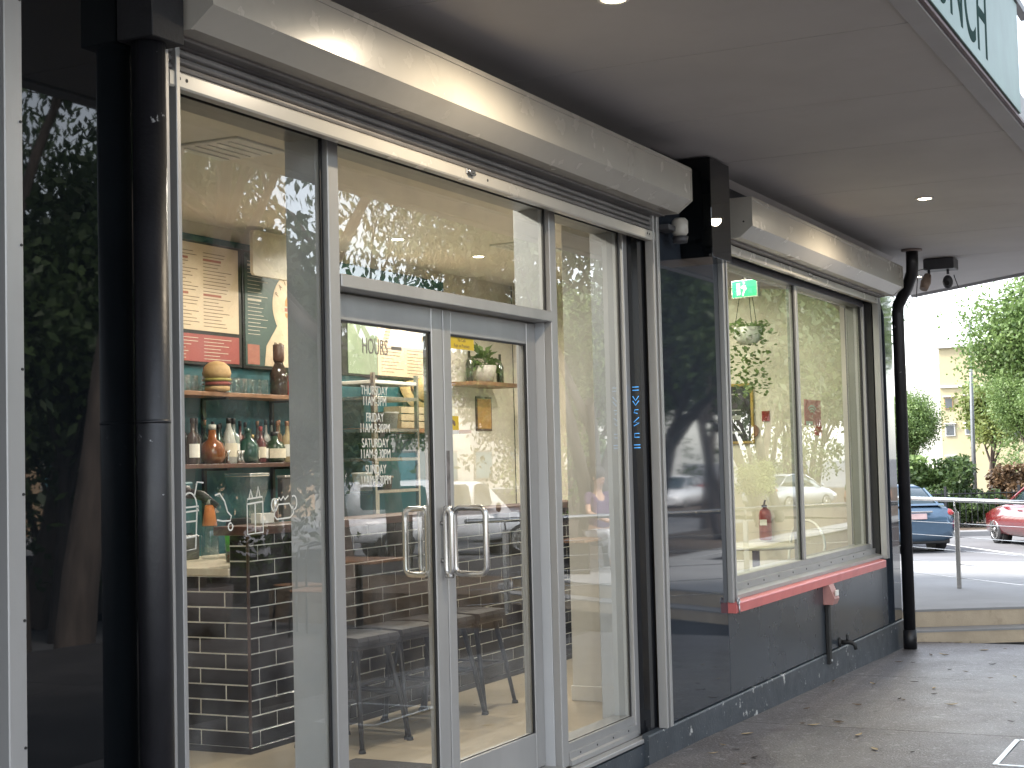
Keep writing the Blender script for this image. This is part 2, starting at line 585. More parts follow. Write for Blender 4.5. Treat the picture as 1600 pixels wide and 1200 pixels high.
# painted bay lines in the car park (flat sheets 4 mm above the asphalt)
hd = Vector((.854, .52, 0)); hl = Vector((-.52, .854, 0))
for k, (px_, py_) in enumerate(((37.0, 4.1), (34.2, 8.0), (39.6, .2))):
    q0 = Vector((px_, py_, 0)) - hd * 5.4; q1 = Vector((px_, py_, 0)) + hd * .3
    w = hl * .06
    def zz(p):
        return -.441 if p.x > 33 else (-.446 + (33 - p.x) * .0287 + .006)
    mbl = MB(); mbl.open = True
    pts = []
    for t in (0, .25, .5, .75, 1):
        c = q0.lerp(q1, t)
        pts.append((c - w, c + w, zz(c)))
    for i in range(4):
        a_, b_ = pts[i], pts[i + 1]
        mbl.add([(a_[0].x, a_[0].y, a_[2]), (b_[0].x, b_[0].y, b_[2]), (b_[1].x, b_[1].y, b_[2]), (a_[1].x, a_[1].y, a_[2])], [(0, 1, 2, 3)])
    tag(mbl.build('bay_line', ROADPAINT), kind='structure')

# kerb and garden bed at the far end of the car park
kc = Vector((40.7, 4.2, 0))
kb = MB()
def kpt(along, depth, z):
    q = kc + hl * along + hd * depth
    return (q.x, q.y, z)
kb.loft([[kpt(a, 0, -.449), kpt(a, 0, -.33), kpt(a, .03, -.30), kpt(a, .18, -.30), kpt(a, .18, -.449)] for a in (-12, 24)], smooth=False)
tag(kb.build('kerb', CONC2), kind='structure')
gb = MB()
gb.loft([[kpt(a, .18, -.449), kpt(a, .18, -.31), kpt(a, 30, -.2), kpt(a, 30, -.449)] for a in (-60, 60)], smooth=False)
tag(gb.build('garden_bed', SOIL), kind='structure')

# street-side garden bed behind the camera with its low wall (seen in the glass)
lw = thing('garden_wall', 'low dark retaining wall below the street trees', 'wall', (26, -5.4, 0))
MB().box(17.5, 40, -5.7, -5.4, -.45, .12, .01).build('wall', mat('dark render', (.06, .05, .05), .8, 0, .2, 4, bump=.2), lw)
MB().box(17.4, 40.1, -5.76, -5.34, .12, .2, .01).build('coping', CONC2, lw)
tag(MB().box(17.5, 40, -9.5, -5.7, -.45, .05).build('street_garden', SOIL), kind='structure')
tag(MB().box(-8, 80, -60, -24, -.449, -.40).build('far_footpath', CONC2), kind='structure')
tag(MB().box(-8, 60, -23.4, -23.0, -.449, -.33).build('street_kerb', CONC2), kind='structure')

# ================================================================== shop building
W = -.12      # outer face of the wall panels
SOF = 3.41
shop = thing('shop_building', 'dark panelled corner shop with glazed front under an awning', 'building', (8, .5, .1))
# solid core of the wall behind the panels
MB().box(7.70, 8.76, -.09, .16, .0, 4.3).build('wall', MATTBLACK, shop)
MB().box(8.76, 12.78, -.09, .16, .0, .86).build('wall', MATTBLACK, shop)
MB().box(8.76, 12.78, -.09, .16, 2.99, 4.3).build('wall', MATTBLACK, shop)
MB().box(12.78, 13.25, -.09, .16, .0, 4.3).build('wall', MATTBLACK, shop)
MB().box(13.03, 13.25, .1605, 6, .0, 4.3).build('wall', MATTBLACK, shop)
MB().box(3.64, 7.70, -.05, .16, 3.0, 4.3).build('wall', MATTBLACK, shop)
MB().box(-4, 3.0, -.09, .3, 0, 4.3).build('wall', MATTBLACK, shop)
MB().box(3.0, 3.66, -.09, .3, 0, 4.3).build('wall', MATTBLACK, shop)
# interior shell
MB().box(3.66, 13.0, 3.4, 3.6, .29, 3.5).build('rear_wall', CREAMWALL, shop)
MB().box(12.995, 13.0 + .02, .17, 3.39, .29, 3.5).build('end_wall', CREAMWALL, shop)
MB().box(3.4, 3.66, .3, 3.4, .29, 3.5).build('side_wall', CREAMWALL, shop)
MB().box(3.66, 12.99, .16, 3.4, 3.40, 3.55).build('ceiling', CEILW, shop)
MB().box(5.2, 11.66, 3.385, 3.399, .29, 3.31).build('teal_panel', TEAL, shop)
tag(MB().box(3.66, 12.99, .0, 3.4, .1, .29).build('shop_floor', FLOORT), kind='structure')
# facade cladding, each panel its own piece
for (x0, x1, z0, z1) in ((7.702, 8.728, .318, 3.40), (8.732, 10.93, .318, .80), (10.934, 12.60, .318, .80), (12.604, 12.776, .318, .80),
                         (12.78, 13.278, .318, 3.40), (3.052, 3.655, .2, 3.40)):
    MB().box(x0, x1, W, -.09, z0, z1, .0025).build('wall_panel', BLACKPANEL if x0 < 5 else (SEMI if z1 < 1 else DARKPANEL), shop)
MB().box(8.732, 12.776, W, -.09, 3.055, 3.40, .0025).build('wall_panel', DARKPANEL, shop)
# plinth with ledge
b = MB()
b.prism([(W - .006, -.1), (W - .006, .300), (W - .002, .308), (W + .03, .314), (W + .03, -.1)], 7.40, 13.29, 'x')
b.build('plinth', PLINTH, shop)
b = MB(); b.prism([(W + .02, -.1), (W + .02, .262), (.01, .268), (.01, -.1)], 3.6, 7.40, 'x')
b.build('plinth', PLINTH, shop)
# left hand trim strip with screws
MB().box(2.985, 3.05, W - .012, -.09, .1, 3.40, .003).build('trim_strip', ALU, shop)
scr = MB()
for k in range(9):
    scr.lathe([(.004, 0), (.004, -.003)], 3.04, W - .012, .35 + k * .33, 8, 'y')
scr.build('screw', BLACKGASKET, shop)
MB().box(13.25, 13.282, W + .001, 6, .0, 3.40).build('corner_trim', ALU_D, shop)
# boxed-in bulkhead between the shutters
MB().box(8.10, 8.43, -.31, W - .001, 2.84, 3.40, .003).build('bulkhead_box', BLACKPANEL, shop)

# ------------------------------------------------------------------ awning
aw = thing('awning', 'flat street awning with grey lined soffit and slim fascia', 'awning', (9, -1, 3.41))
AX = [-4, -1.2, 0, 1.2, 2.4, 3.6, 4.83, 6.04, 7.21, 8.37, 9.73, 10.9, 12.04, 13.5, 14.9]
YF = -1.86
for i in range(len(AX) - 1):
    a, b_ = AX[i] + .0035, AX[i + 1] - .0035
    yf1 = YF
    if AX[i + 1] <= 13.6:
        MB().box(a, b_, YF, -.02, SOF, SOF + .012, .0012).build('soffit_panel', SOFFIT, aw)
b = MB()
b.prism([(13.502, YF), (14.25, YF), (16.62, .47), (16.62, 8), (13.502, 8)], SOF, SOF + .012, 'z')
b.build('soffit_panel', SOFFIT, aw)
b = MB(); b.prism([(-4, YF - .1), (14.3, YF - .1), (16.75, .43), (16.75, 8), (13.3, 8), (13.3, 0), (-4, 0)], SOF + .0125, SOF + .16, 'z')
b.build('awning_deck', ALU_D, aw)
b = MB(); b.box(-4, 14.27, YF - .095, YF - .002, SOF - .012, SOF + .01, .002)
b.build('edge_trim', mat('awning trim', (.46, .455, .465), .6, 0, .06, 3), aw)
MB().box(-4, 14.29, YF - .115, YF - .097, SOF - .006, SOF + .012, .002).build('gutter_lip', mat('oxide red', (.09, .045, .05), .5), aw)
b = MB(); b.prism([(14.29, YF - .1), (14.31, YF - .12), (16.78, .42), (16.76, .44)], SOF - .01, SOF + .16, 'z')
b.build('edge_trim', mat('awning trim'), aw)
cv = MB(); cv.prism([(W - .0005, SOF), (W - .04, SOF), (W - .0005, SOF - .035)], 8.44, 13.28, 'x')
cv.build('cornice', SOFFIT, aw)

# fascia sign standing on the awning edge
fs_ = thing('fascia_sign', 'pale green glossy shop sign with dark lettering above the awning edge', 'sign', (6, -1.98, 3.5))
MB().box(1.2, 8.06, -1.985, -1.965, 3.424, 3.985, .002).build('sign_panel', mat('pale green gloss', (.15, .23, .205), .4, 0, .14, 2, spec=.10), fs_)
MB().box(1.18, 8.40, -1.995, -1.955, 3.987, 4.03, .003).build('top_frame', CHARCOAL, fs_)
text('lettering', 'BRUNCH', mat('sign letter green', (.008, .035, .03), .7, spec=.03), fs_, (5.42, -1.9855, 3.478), .52, xs=.80)

# ------------------------------------------------------------------ downlights
LIT = mat('lit lamp face', (1, .95, .85), .3, emit=(1, .86, .62), estr=14, var=0)


def downlight(x, y, z, label, energy, col=(1, .84, .62), group='awning downlights', spot=True):
    t = thing('downlight', label, 'downlight', (x, y, z), group=group)
    ring = MB()
    ring.lathe([(.042, -.001), (.047, -.007), (.060, -.006), (.062, 0), (.050, .0005), (.042, .0005)], x, y, z, 24)
    ring.build('trim_ring', WHITEPAINT, t)
    MB().lathe([(.001, -.003), (.041, -.0035), (.041, .0005), (.001, .0005)], x, y, z, 20).build('lamp', LIT, t)
    ld = bpy.data.lights.new('downlight_lamp', 'SPOT')
    ld.energy = energy
    ld.color = col
    ld.spot_size = R(168)
    ld.spot_blend = .45
    ld.shadow_soft_size = .04
    lo = bpy.data.objects.new('downlight_lamp', ld)
    COL.objects.link(lo)
    lo.parent = t
    lo.location = (0, 0, -.012)
    return t


downlight(5.14, -.98, SOF, 'round downlight in the soffit at the top edge of the view', 22)
downlight(10.3, -1.04, SOF, 'round downlight in the soffit outside the sash window', 22)
downlight(14.85, -.03, SOF, 'round downlight in the soffit past the corner downpipe', 14)

# ------------------------------------------------------------------ roller shutters


def shutter(x0, x1, zr, label):
    t = thing('roller_shutter', label, 'shutter', ((x0 + x1) / 2, -.12, 3.0), group='roller shutters')
    zt, zf, zb = 3.262, 3.092, 3.032
    b = MB()
    b.prism([(W, zb), (-.26, zb), (-.34, zf), (-.34, zt - .012), (-.335, zt), (W, zt)], x0 + .012, x1 - .012, 'x')
    b.build('housing', CREAMBOX, t)
    lip = MB(); lip.box(x0 + .012, x1 - .012, -.345, -.334, zt - .016, zt + .004, .001)
    lip.build('housing_lip', CREAMBOX, t)
    und = MB(); und.box(x0 + .014, x1 - .014, -.19, W - .02, zb - .012, zb - .0005, .002)
    und.build('under_flange', ALU_D, t)
    for (a, c) in ((x0, x0 + .011), (x1 - .011, x1)):
        e = MB(); e.prism([(W, zb - .004), (-.262, zb - .004), (-.345, zf - .002), (-.345, zt), (-.338, zt + .004), (W, zt + .004)], a, c, 'x')
        ec = e.build('end_cap', CREAMBOX, t)
        sc = MB()
        for (yy, zz_) in ((-.20, 3.2), (-.20, 3.10), (-.29, 3.12)):
            sc.lathe([(.006, 0), (.006, .004)], (a - .003 if a == x0 else c), yy, zz_, 8, 'x')
        sc.build('screw', BLACKGASKET, ec)
    # rolled curtain: a few slats show below the housing
    z = zr + .055
    k = 0
    while z < zb - .012:
        h = .024
        sl = MB(); sl.prism([(-.128, z), (-.135, z + .005), (-.137, z + h * .5), (-.135, z + h - .005), (-.128, z + h - .002), (-.120, z + h - .002), (-.120, z)], x0 + .05, x1 - .05, 'x')
        sl.build('slat', ALU_D, t)
        z += h + .0015
    bar = MB(); bar.prism([(-.105, zr), (-.140, zr), (-.145, zr + .006), (-.145, zr + .047), (-.139, zr + .053), (-.105, zr + .053)], x0 + .045, x1 - .045, 'x')
    bo = bar.build('bottom_bar', CREAMBOX, t)
    lk = MB(); xm = x0 + (x1 - x0) * .47
    lk.tube([(xm, -.146, zr + .045), (xm, -.158, zr + .04), (xm + .012, -.16, zr + .03), (xm + .05, -.16, zr + .03), (xm + .05, -.146, zr + .03)], .005, 6)
    lk.box(xm - .005, xm + .07, -.152, -.1455, zr + .030, zr + .05, .001)
    lk.build('latch', STEEL, bo)
    hole = MB()
    for xx in (x0 + .09, x0 + .125, xm + .19, x1 - .16, x1 - .13):
        hole.lathe([(.006, 0), (.006, -.0012)], xx, -.145, zr + .03, 10, 'y')
    hole.build('rivet', BLACKGASKET, bo)
    # guide channels
    for s_, a in ((1, x0), (-1, x1)):
        zlo = .312 if x0 < 5 or x0 > 5 and zr > 0 and x1 < 8 else .86
        if x0 > 8: zlo = .86
        gd = MB()
        def X(u, v): return (a + s_ * u, a + s_ * v)
        p, q = X(0, .035); gd.box(p, q, -.150, -.118, zlo, 3.03, .002)
        go = gd.build('guide_rail', ALU, t)
        p, q = X(.036, .068); MB().box(p, q, -.121, -.100, zlo, 3.03).build('slot', BLACKGASKET, go)
        p, q = X(.069, .088); MB().box(p, q, -.150, -.100, zlo, 3.03, .002).build('lip', ALU, go)
    return t


shutter(3.60, 7.70, 2.885, 'long cream roller shutter housing above the glass entry doors')
shutter(8.735, 12.775, 2.965, 'shorter cream roller shutter housing above the sash window')

# ------------------------------------------------------------------ shopfront
sf = thing('shopfront', 'silver aluminium glazed shopfront with double doors and side panes', 'shopfront', (5.7, 0, .28))


def member(name, x0, x1, y0, y1, z0, z1, mt=ALU, parent=sf, c=.003):
    return MB().box(x0, x1, y0, y1, z0, z1, c).build(name, mt, parent)


member('jamb', 3.72, 3.80, -.03, .13, .29, 2.96)
member('mullion', 4.672, 4.742, -.03, .009, .29, 2.96)
member('post_cover', 4.672, 4.742, .0095, .16, .29, 2.96, mat('pale grey cover', (.46, .47, .48), .4, 0, .05, 3))
member('mullion', 6.562, 6.632, -.03, .009, .29, 2.96)
member('post_cover', 6.562, 6.632, .0095, .16, .29, 2.96, mat('pale grey cover', (.46, .47, .48), .4, 0, .05, 3))
member('jamb', 7.47, 7.528, -.03, .009, .29, 2.96)
member('post_cover', 7.47, 7.528, .0095, .16, .29, 2.96, mat('pale grey cover', (.46, .47, .48), .4, 0, .05, 3))
for (a, c) in ((3.801, 4.671), (4.743, 6.561), (6.633, 7.469)):
    member('head_rail', a, c, -.026, .14, 2.925, 2.965)
member('transom', 4.743, 6.561, -.036, .12, 2.383, 2.432)
# sills with screw channel
for (a, c) in ((3.801, 4.671), (6.633, 7.469)):
    s_ = MB(); s_.prism([(-.045, .292), (-.045, .315), (-.034, .322), (-.034, .350), (-.02, .352), (-.02, .392), (.1, .392), (.1, .292)], a, c, 'x')
    so = s_.build('sill_rail', ALU, sf)
    h = MB()
    x = a + .12
    while x < c:
        h.lathe([(.005, 0), (.005, -.002)], x, -.034, .336, 8, 'y'); x += .2
    h.build('screw', BLACKGASKET, so)
member('flashing', 3.64, 7.55, -.10, -.0455, .270, .291, ALU)
member('threshold', 4.743, 6.561, -.045, .15, .285, .302, ALU)
# dark reveal between the last jamb and the shutter guide
member('reveal', 7.529, 7.62, -.088, .1, .29, 3.0, mat('reveal black gloss', (.008, .009, .012), .12, 0, .2, 3), c=0)
# glazing
def pane(x0, x1, z0, z1, y, parent, mt=GLASS, th=.006):
    return MB().box(x0, x1, y, y + th, z0, z1).build('pane', mt, parent)


pane(3.80, 4.672, .391, 2.926, 0, sf)
pane(4.742, 6.562, 2.431, 2.926, 0, sf)
pane(6.632, 7.470, .391, 2.926, 0, sf)
gk = MB()
for (a, c, z0, z1) in ((3.8, 4.672, .391, 2.926), (4.742, 6.562, 2.431, 2.926), (6.632, 7.47, .391, 2.926)):
    gk.box(c - .016, c, -.006, -.001, z0, z1); gk.box(a, a + .006, -.006, -.001, z0, z1)
    gk.box(a, c, -.006, -.001, z1 - .01, z1); gk.box(a, c, -.004, -.001, z0, z0 + .004)
gk.build('gasket', BLACKGASKET, sf)


def door(x0, x1, gx0, gx1, name_label, side):
    z0, z1, gz0, gz1 = .305, 2.378, .469, 2.276
    y0, y1 = .055, .10
    d = bpy.data.objects.new('door', None)
    COL.objects.link(d); d.parent = sf
    d.matrix_parent_inverse = parent_world(sf).inverted()
    d.location = (x0, .05, z0)
    d['label'] = name_label
    MB().box(x0, gx0, y0, y1, z0, z1, .003).build('stile', ALU, d)
    MB().box(gx1, x1, y0, y1, z0, z1, .003).build('stile', ALU, d)
    MB().box(gx0 + .0005, gx1 - .0005, y0 + .001, y1 - .001, z0, gz0, .003).build('bottom_rail', ALU, d)
    MB().box(gx0 + .0005, gx1 - .0005, y0 + .001, y1 - .001, gz1, z1, .003).build('top_rail', ALU, d)
    MB().box(gx0, gx1, .068, .074, gz0, gz1).build('pane', GLASS, d)
    gk = MB()
    gk.box(gx1 - .014, gx1, .060, .067, gz0, gz1); gk.box(gx0, gx1, .060, .067, gz1 - .008, gz1)
    gk.box(gx0, gx1, .064, .067, gz0, gz0 + .004)
    gk.build('gasket', BLACKGASKET, d)
    # closed-loop pull handle standing off the meeting stile
    hx = gx1 + .045 if side == 'l' else gx0 - .045
    for sgn in ((1, -1) if side == 'l' else (-1, 1)):
        ys = y0 if sgn < 0 else y1
        ye = ys + sgn * .17 if side == 'r' else ys + sgn * .13
        if side == 'r' and sgn > 0: ye = ys + .1
        if side == 'l' and sgn < 0: ye = ys - .05
        rr = .03
        za, zb = 1.262, 1.538
        pts = []
        for (cy_, cz, a0) in ((0, 0, 0),):
            pass
        def arc(cyy, czz, a0, a1):
            for i in range(6):
                a = R(a0 + (a1 - a0) * i / 5)
                pts.append((hx, cyy + sgn * rr * math.cos(a), czz + rr * math.sin(a)))
        yi = ys + sgn * (.022 + rr)
        arc(ye - sgn * rr, zb - rr, 0, 90)
        arc(yi, zb - rr, 90, 180)
        arc(yi, za + rr, 180, 270)
        arc(ye - sgn * rr, za + rr, 270, 360)
        h = MB(); h.tube(pts, .0125, 12, closed=True)
        for zz_ in (za + .06, zb - .06):
            h.tube([(hx, ys, zz_), (hx, ys + sgn * .025, zz_)], .009, 8)
        h.build('handle', STEEL, d)
    if side == 'r':
        MB().box(gx0 - .072, gx0 - .03, y0 - .004, y0, 1.30, 1.52, .001).build('lock_plate', STEEL, d)
        MB().box(x0 + .004, x0 + .03, y0 - .003, y0, 1.52, 1.78, .001).build('lock_plate', mat('worn plate', (.2, .18, .17), .5, .5, .4, 20), d)
    return d


dl = door(4.748, 5.652, 4.838, 5.560, 'left leaf of the double doors carrying the opening hours', 'l')
dr = door(5.660, 6.556, 5.727, 6.462, 'right leaf of the double doors with yellow notices', 'r')

# ------------------------------------------------------------------ window
wn_ = thing('sash_window', 'two-pane silver window with pink sill beside the entry', 'window', (10.7, 0, .86))
member('jamb', 8.83, 8.875, -.03, .12, .90, 2.97, parent=wn_)
member('jamb', 12.66, 12.70, -.03, .12, .90, 2.97, parent=wn_)
member('mullion', 10.715, 10.765, -.02, .05, .985, 2.945, parent=wn_)
member('head_rail', 8.876, 12.659, -.03, .12, 2.94, 2.985, parent=wn_, mt=mat('dark head rail', (.10, .10, .12), .4, .3))
b = MB(); b.prism([(-.115, .868), (-.115, .892), (-.05, .905), (-.05, .945), (-.025, .948), (-.025, .985), (.11, .985), (.11, .868)], 8.83, 12.70, 'x')
so = b.build('sill_rail', ALU, wn_)
h = MB()
x = 9.0
while x < 12.6:
    h.lathe([(.007, 0), (.007, -.002)], x, -.05, .925, 8, 'y'); x += .33
h.build('screw', BLACKGASKET, so)
pane(8.874, 10.716, .984, 2.942, 0.005, wn_, GLASS_G)
pane(10.764, 12.661, .984, 2.942, 0.012, wn_, GLASS_G)
gk = MB(); gk.box(10.695, 10.714, -.004, .004, .985, 2.94); gk.box(12.64, 12.66, -.004, .011, .985, 2.94)
gk.build('gasket', BLACKGASKET, wn_)
member('reveal', 12.701, 12.77, -.088, .12, .87, 2.98, BLACKGASKET, wn_, 0)
b = MB(); b.prism([(-.166, .802), (-.168, .855), (-.163, .862), (-.115, .867), (-.095, .867), (-.095, .802)], 8.735, 12.56, 'x')
b.build('sill', PINK, wn_)
ch = MB()
ch.tube([(8.76, -.172, .862 + .02 * math.sin(a / 8 * 6.28)) if False else (8.765 + .018 * math.cos(a / 10 * 6.283), -.172, .872 + .018 * math.sin(a / 10 * 6.283)) for a in range(10)], .006, 6, closed=True)
ch.tube([(8.768, -.174, .85), (8.772, -.175, .82), (8.775, -.174, .80)], .005, 6)
ch.build('sill_hook', GALV, wn_)

# ------------------------------------------------------------------ downpipes
dp = thing('downpipe', 'black painted downpipe with scraped edge beside the shopfront', 'pipe', (3.51, -.19, .16))
b = MB(); b.lathe([(.0495, 0), (.0495, 2.80)], 3.498, -.186, .17, 20)
b.build('pipe', BLACKPAINT, dp)
MB().lathe([(.0508, 0), (.0508, .010)], 3.498, -.186, 1.86, 20).build('joint_collar', BLACKPAINT, dp)
MB().box(3.435, 3.578, -.255, -.122, 2.972, 3.405, .003).build('head_box', MATTBLACK, dp)
dp = thing('downpipe', 'black downpipe at the shop corner bending back under the soffit', 'pipe', (13.2, -.2, .07))
b = MB()
b.tube([(13.16, -.205, .075), (13.16, -.205, 2.9), (13.14, -.215, 2.98), (13.0, -.33, 3.12), (12.87, -.40, 3.22), (12.84, -.41, 3.30), (12.84, -.41, 3.40)], .05, 18)
b.build('pipe', BLACKPAINT, dp)
MB().lathe([(.05, 0), (.085, .004), (.085, .018)], 12.84, -.41, 3.391, 20).build('ceiling_flange', mat('flange tan', (.25, .2, .18), .6), dp)
b = MB(); b.lathe([(.056, 0), (.056, .16)], 13.16, -.205, .075, 18); b.build('foot_collar', BLACKPAINT, dp)

# ------------------------------------------------------------------ wall fixtures
t = thing('isolator_switch', 'small pink weatherproof switch with black conduit under the window', 'switch', (10.87, -.14, .7))
b = MB(); b.prism([(-.205, .70), (-.165, .80), (W - .001, .80), (W - .001, .66), (-.19, .66)], 10.80, 10.93, 'x'); bo = b.build('housing', PINKD, t)
MB().box(10.835, 10.895, -.212, -.196, .72, .76, .003).build('knob', WHITEPAINT, bo)
b = MB(); b.box(10.83, 10.885, -.15, W - .002, .235, .665, .004); b.build('conduit', BLACKGASKET, t)
MB().lathe([(.010, 0), (.012, -.006), (.004, -.010)], 10.86, -.15, .26, 10, 'y').build('screw', GALV, t)
t = thing('garden_tap', 'black hose tap sticking out of the dark wall above the plinth', 'tap', (11.2, -.14, .34))
b = MB(); b.lathe([(.035, 0), (.035, -.01), (.022, -.018)], 11.2, W - .001, .35, 14, 'y'); b.build('wall_flange', BLACKGASKET, t)
b = MB(); b.tube([(11.2, W - .01, .35), (11.2, -.17, .352), (11.2, -.21, .35), (11.2, -.235, .335), (11.2, -.242, .30)], [.016, .016, .017, .015, .013], 10); b.build('spout', BLACKGASKET, t)
b = MB(); b.tube([(11.2, -.18, .36), (11.2, -.182, .40)], .01, 8); b.tube([(11.165, -.185, .402), (11.235, -.18, .408)], .008, 8); b.build('handle', BLACKGASKET, t)
t = thing('sensor_light', 'small cream sensor under the right end of the long shutter housing', 'sensor', (7.82, -.2, 2.9))
b = MB(); b.lathe([(.030, 0), (.045, .02), (.045, .085), (.03, .10)], 7.86, -.21, 2.93, 14); b.build('body', CREAMBOX, t)
b = MB(); b.box(7.72, 7.86, -.2, W - .001, 2.955, 2.985, .004); b.build('bracket', CHARCOAL, t)
b = MB(); b.lathe([(.038, 0), (.045, .035)], 7.86, -.21, 2.895, 12); b.build('lens', CHARCOAL, t)
# security light and camera hanging from the soffit beyond the pipe
t = thing('security_camera', 'dark twin-head camera and light unit hung under the soffit', 'camera', (13.6, -.45, 3.4))
b = MB(); b.box(13.52, 13.74, -.62, -.36, 3.31, 3.405, .006); b.build('base_box', CHARCOAL, t)
hd_ = MB(); hd_.tube([(13.56, -.40, 3.31), (13.56, -.40, 3.26)], .012, 8); hd_.build('stem', CHARCOAL, t)
b = MB(); b.tube([(13.56, -.39, 3.27), (13.53, -.375, 3.20), (13.50, -.36, 3.14)], [.03, .045, .035], 12); b.build('lamp_head', mat('tan plastic', (.28, .2, .15), .5), t)
b = MB(); b.tube([(13.62, -.55, 3.31), (13.62, -.55, 3.27)], .012, 8); b.build('stem', CHARCOAL, t)
b = MB(); b.ball((13.6, -.55, 3.20), .045, 12, 8, (1, 1, 1.35)); cb = b.build('camera_head', CHARCOAL, t)
b = MB(); b.lathe([(.022, 0), (.022, -.03)], 13.565, -.555, 3.185, 12, 'x'); b.build('lens', BLACKGASKET, cb)
b = MB(); b.tube([(13.62, -.60, 3.26), (13.60, -.64, 3.14)], .004, 6); b.build('aerial', CHARCOAL, t)
b = MB(); b.tube([(13.52, -.38, 3.32), (13.44, -.33, 3.30), (13.40, -.32, 3.1), (13.40, -.31, 2.92)], .004, 6); b.build('cable', CHARCOAL, t)

# blue glowing strokes beside the shutter guide, imitating a light sign's reflection
t = thing('blue_reflection', 'narrow vertical blue strokes imitating a reflected light sign on the dark reveal beside the doors', 'imitated reflection', (7.52, -.06, 1.9))
BLUE_REFL = mat('blue sign reflection', (.1, .4, .9), .3, emit=(.10, .45, 1.0), estr=.14, var=0)
zs = [2.10, 2.085, 1.80, 1.787, 1.765]
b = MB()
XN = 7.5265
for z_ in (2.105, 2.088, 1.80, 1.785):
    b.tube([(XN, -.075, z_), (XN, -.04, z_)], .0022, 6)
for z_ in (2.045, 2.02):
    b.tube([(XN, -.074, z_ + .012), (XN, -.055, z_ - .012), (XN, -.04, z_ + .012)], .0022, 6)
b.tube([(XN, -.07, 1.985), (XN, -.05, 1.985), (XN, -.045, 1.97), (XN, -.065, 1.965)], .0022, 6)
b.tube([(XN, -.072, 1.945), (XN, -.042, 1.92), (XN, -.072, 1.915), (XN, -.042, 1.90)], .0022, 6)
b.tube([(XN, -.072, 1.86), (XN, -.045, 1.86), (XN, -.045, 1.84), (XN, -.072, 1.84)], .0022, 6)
b.build('tube', BLUE_REFL, t)

# ================================================================== interior
FL = .29
ctr = thing('bar_counter', 'black brick-tiled bar counter with timber top behind the doors', 'counter', (8.4, 1.7, FL))
CX0, CX1, CY = 6.365, 10.5, 1.605
MB().box(CX0 + .0015, CX1, CY + .0015, 1.72, FL, 1.388).build('core', GROUT, ctr)
MB().box(CX0 + .0015, CX1, 1.7205, 2.62, FL, 1.18).build('core', GROUT, ctr)
MB().box(CX0 - .004, CX1 + .0, CY - .004, CY + .02, FL, .322, .002).build('skirting', TILE, ctr)
MB().box(CX0 - .004, CX0 + .02, CY + .02, 2.62, FL, .322, .002).build('skirting', TILE, ctr)
MB().box(CX0 - .03, CX1 + .03, CY - .06, 1.80, 1.389, 1.434, .004).build('timber_top', DARKWOOD, ctr)
MB().box(CX0 - .004, CX1, 1.7225, 2.62, 1.181, 1.221, .004).build('bench_top', STONE, ctr)
MB().box(CX0 - .003, CX0 + .01, CY - .003, CY + .010, .322, 1.388, .001).build('corner_trim', mat('copper trim', (.09, .05, .035), .35, .6), ctr)
_tm = {}


def tile_mesh(w, h):
    k = (round(w, 3), round(h, 3))
    if k not in _tm:
        _tm[k] = MB().box(0, w, 0, .010, 0, h, .002).mesh('tile', TILE)
    return _tm[k]


TH, TG = .0725, .0055
for row in range(14):
    z = .3235 + row * (TH + TG)
    h = min(TH, 1.387 - z)
    if h < .01: continue
    x = CX0 + .012
    first = .215 if row % 2 else .068
    while x < CX1 - .02:
        w = first if first else .2965
        first = 0
        w = min(w, CX1 - x)
        inst('tile', tile_mesh(w - .0001, h), ctr, (x, CY - .001 + random.uniform(-.0007, .0007), z))
        x += w + TG
    # end face (turned to face -x)
    y = CY + .012
    ymax = 1.72 if z > 1.16 else 2.62
    first = .135 if row % 2 == 1 else .2965
    while y < ymax - .02:
        w = first; first = .2965
        w = min(w, ymax - y)
        hh = min(h, 1.179 - z) if z < 1.179 and z + h > 1.179 and y > 1.72 else h
        if hh > .01:
            inst('tile', tile_mesh(w, hh), ctr, (CX0 + random.uniform(-.0007, .0007), y + w, z), rz=R(-90))
        y += w + TG
# pier at the far end of the counter
pier = thing('tiled_pier', 'short black brick-tiled pier at the far end of the bar', 'pier', (10.7, 1.5, FL))
MB().box(10.5035, 10.9, 1.2925, 1.72, FL, 1.46).build('core', GROUT, pier)
for row in range(15):
    z = .3235 + row * (TH + TG)
    h = min(TH, 1.455 - z)
    if h < .01: continue
    y = 1.302
    for w in ((.13, .2) if row % 2 else (.28, .05)):
        w = min(w, 1.597 - y)
        if w > .01: inst('tile', tile_mesh(w, h), pier, (10.502, y + w, z), rz=R(-90))
        y += w + TG
    inst('tile', tile_mesh(.29, h), pier, (10.515, 1.291, z))

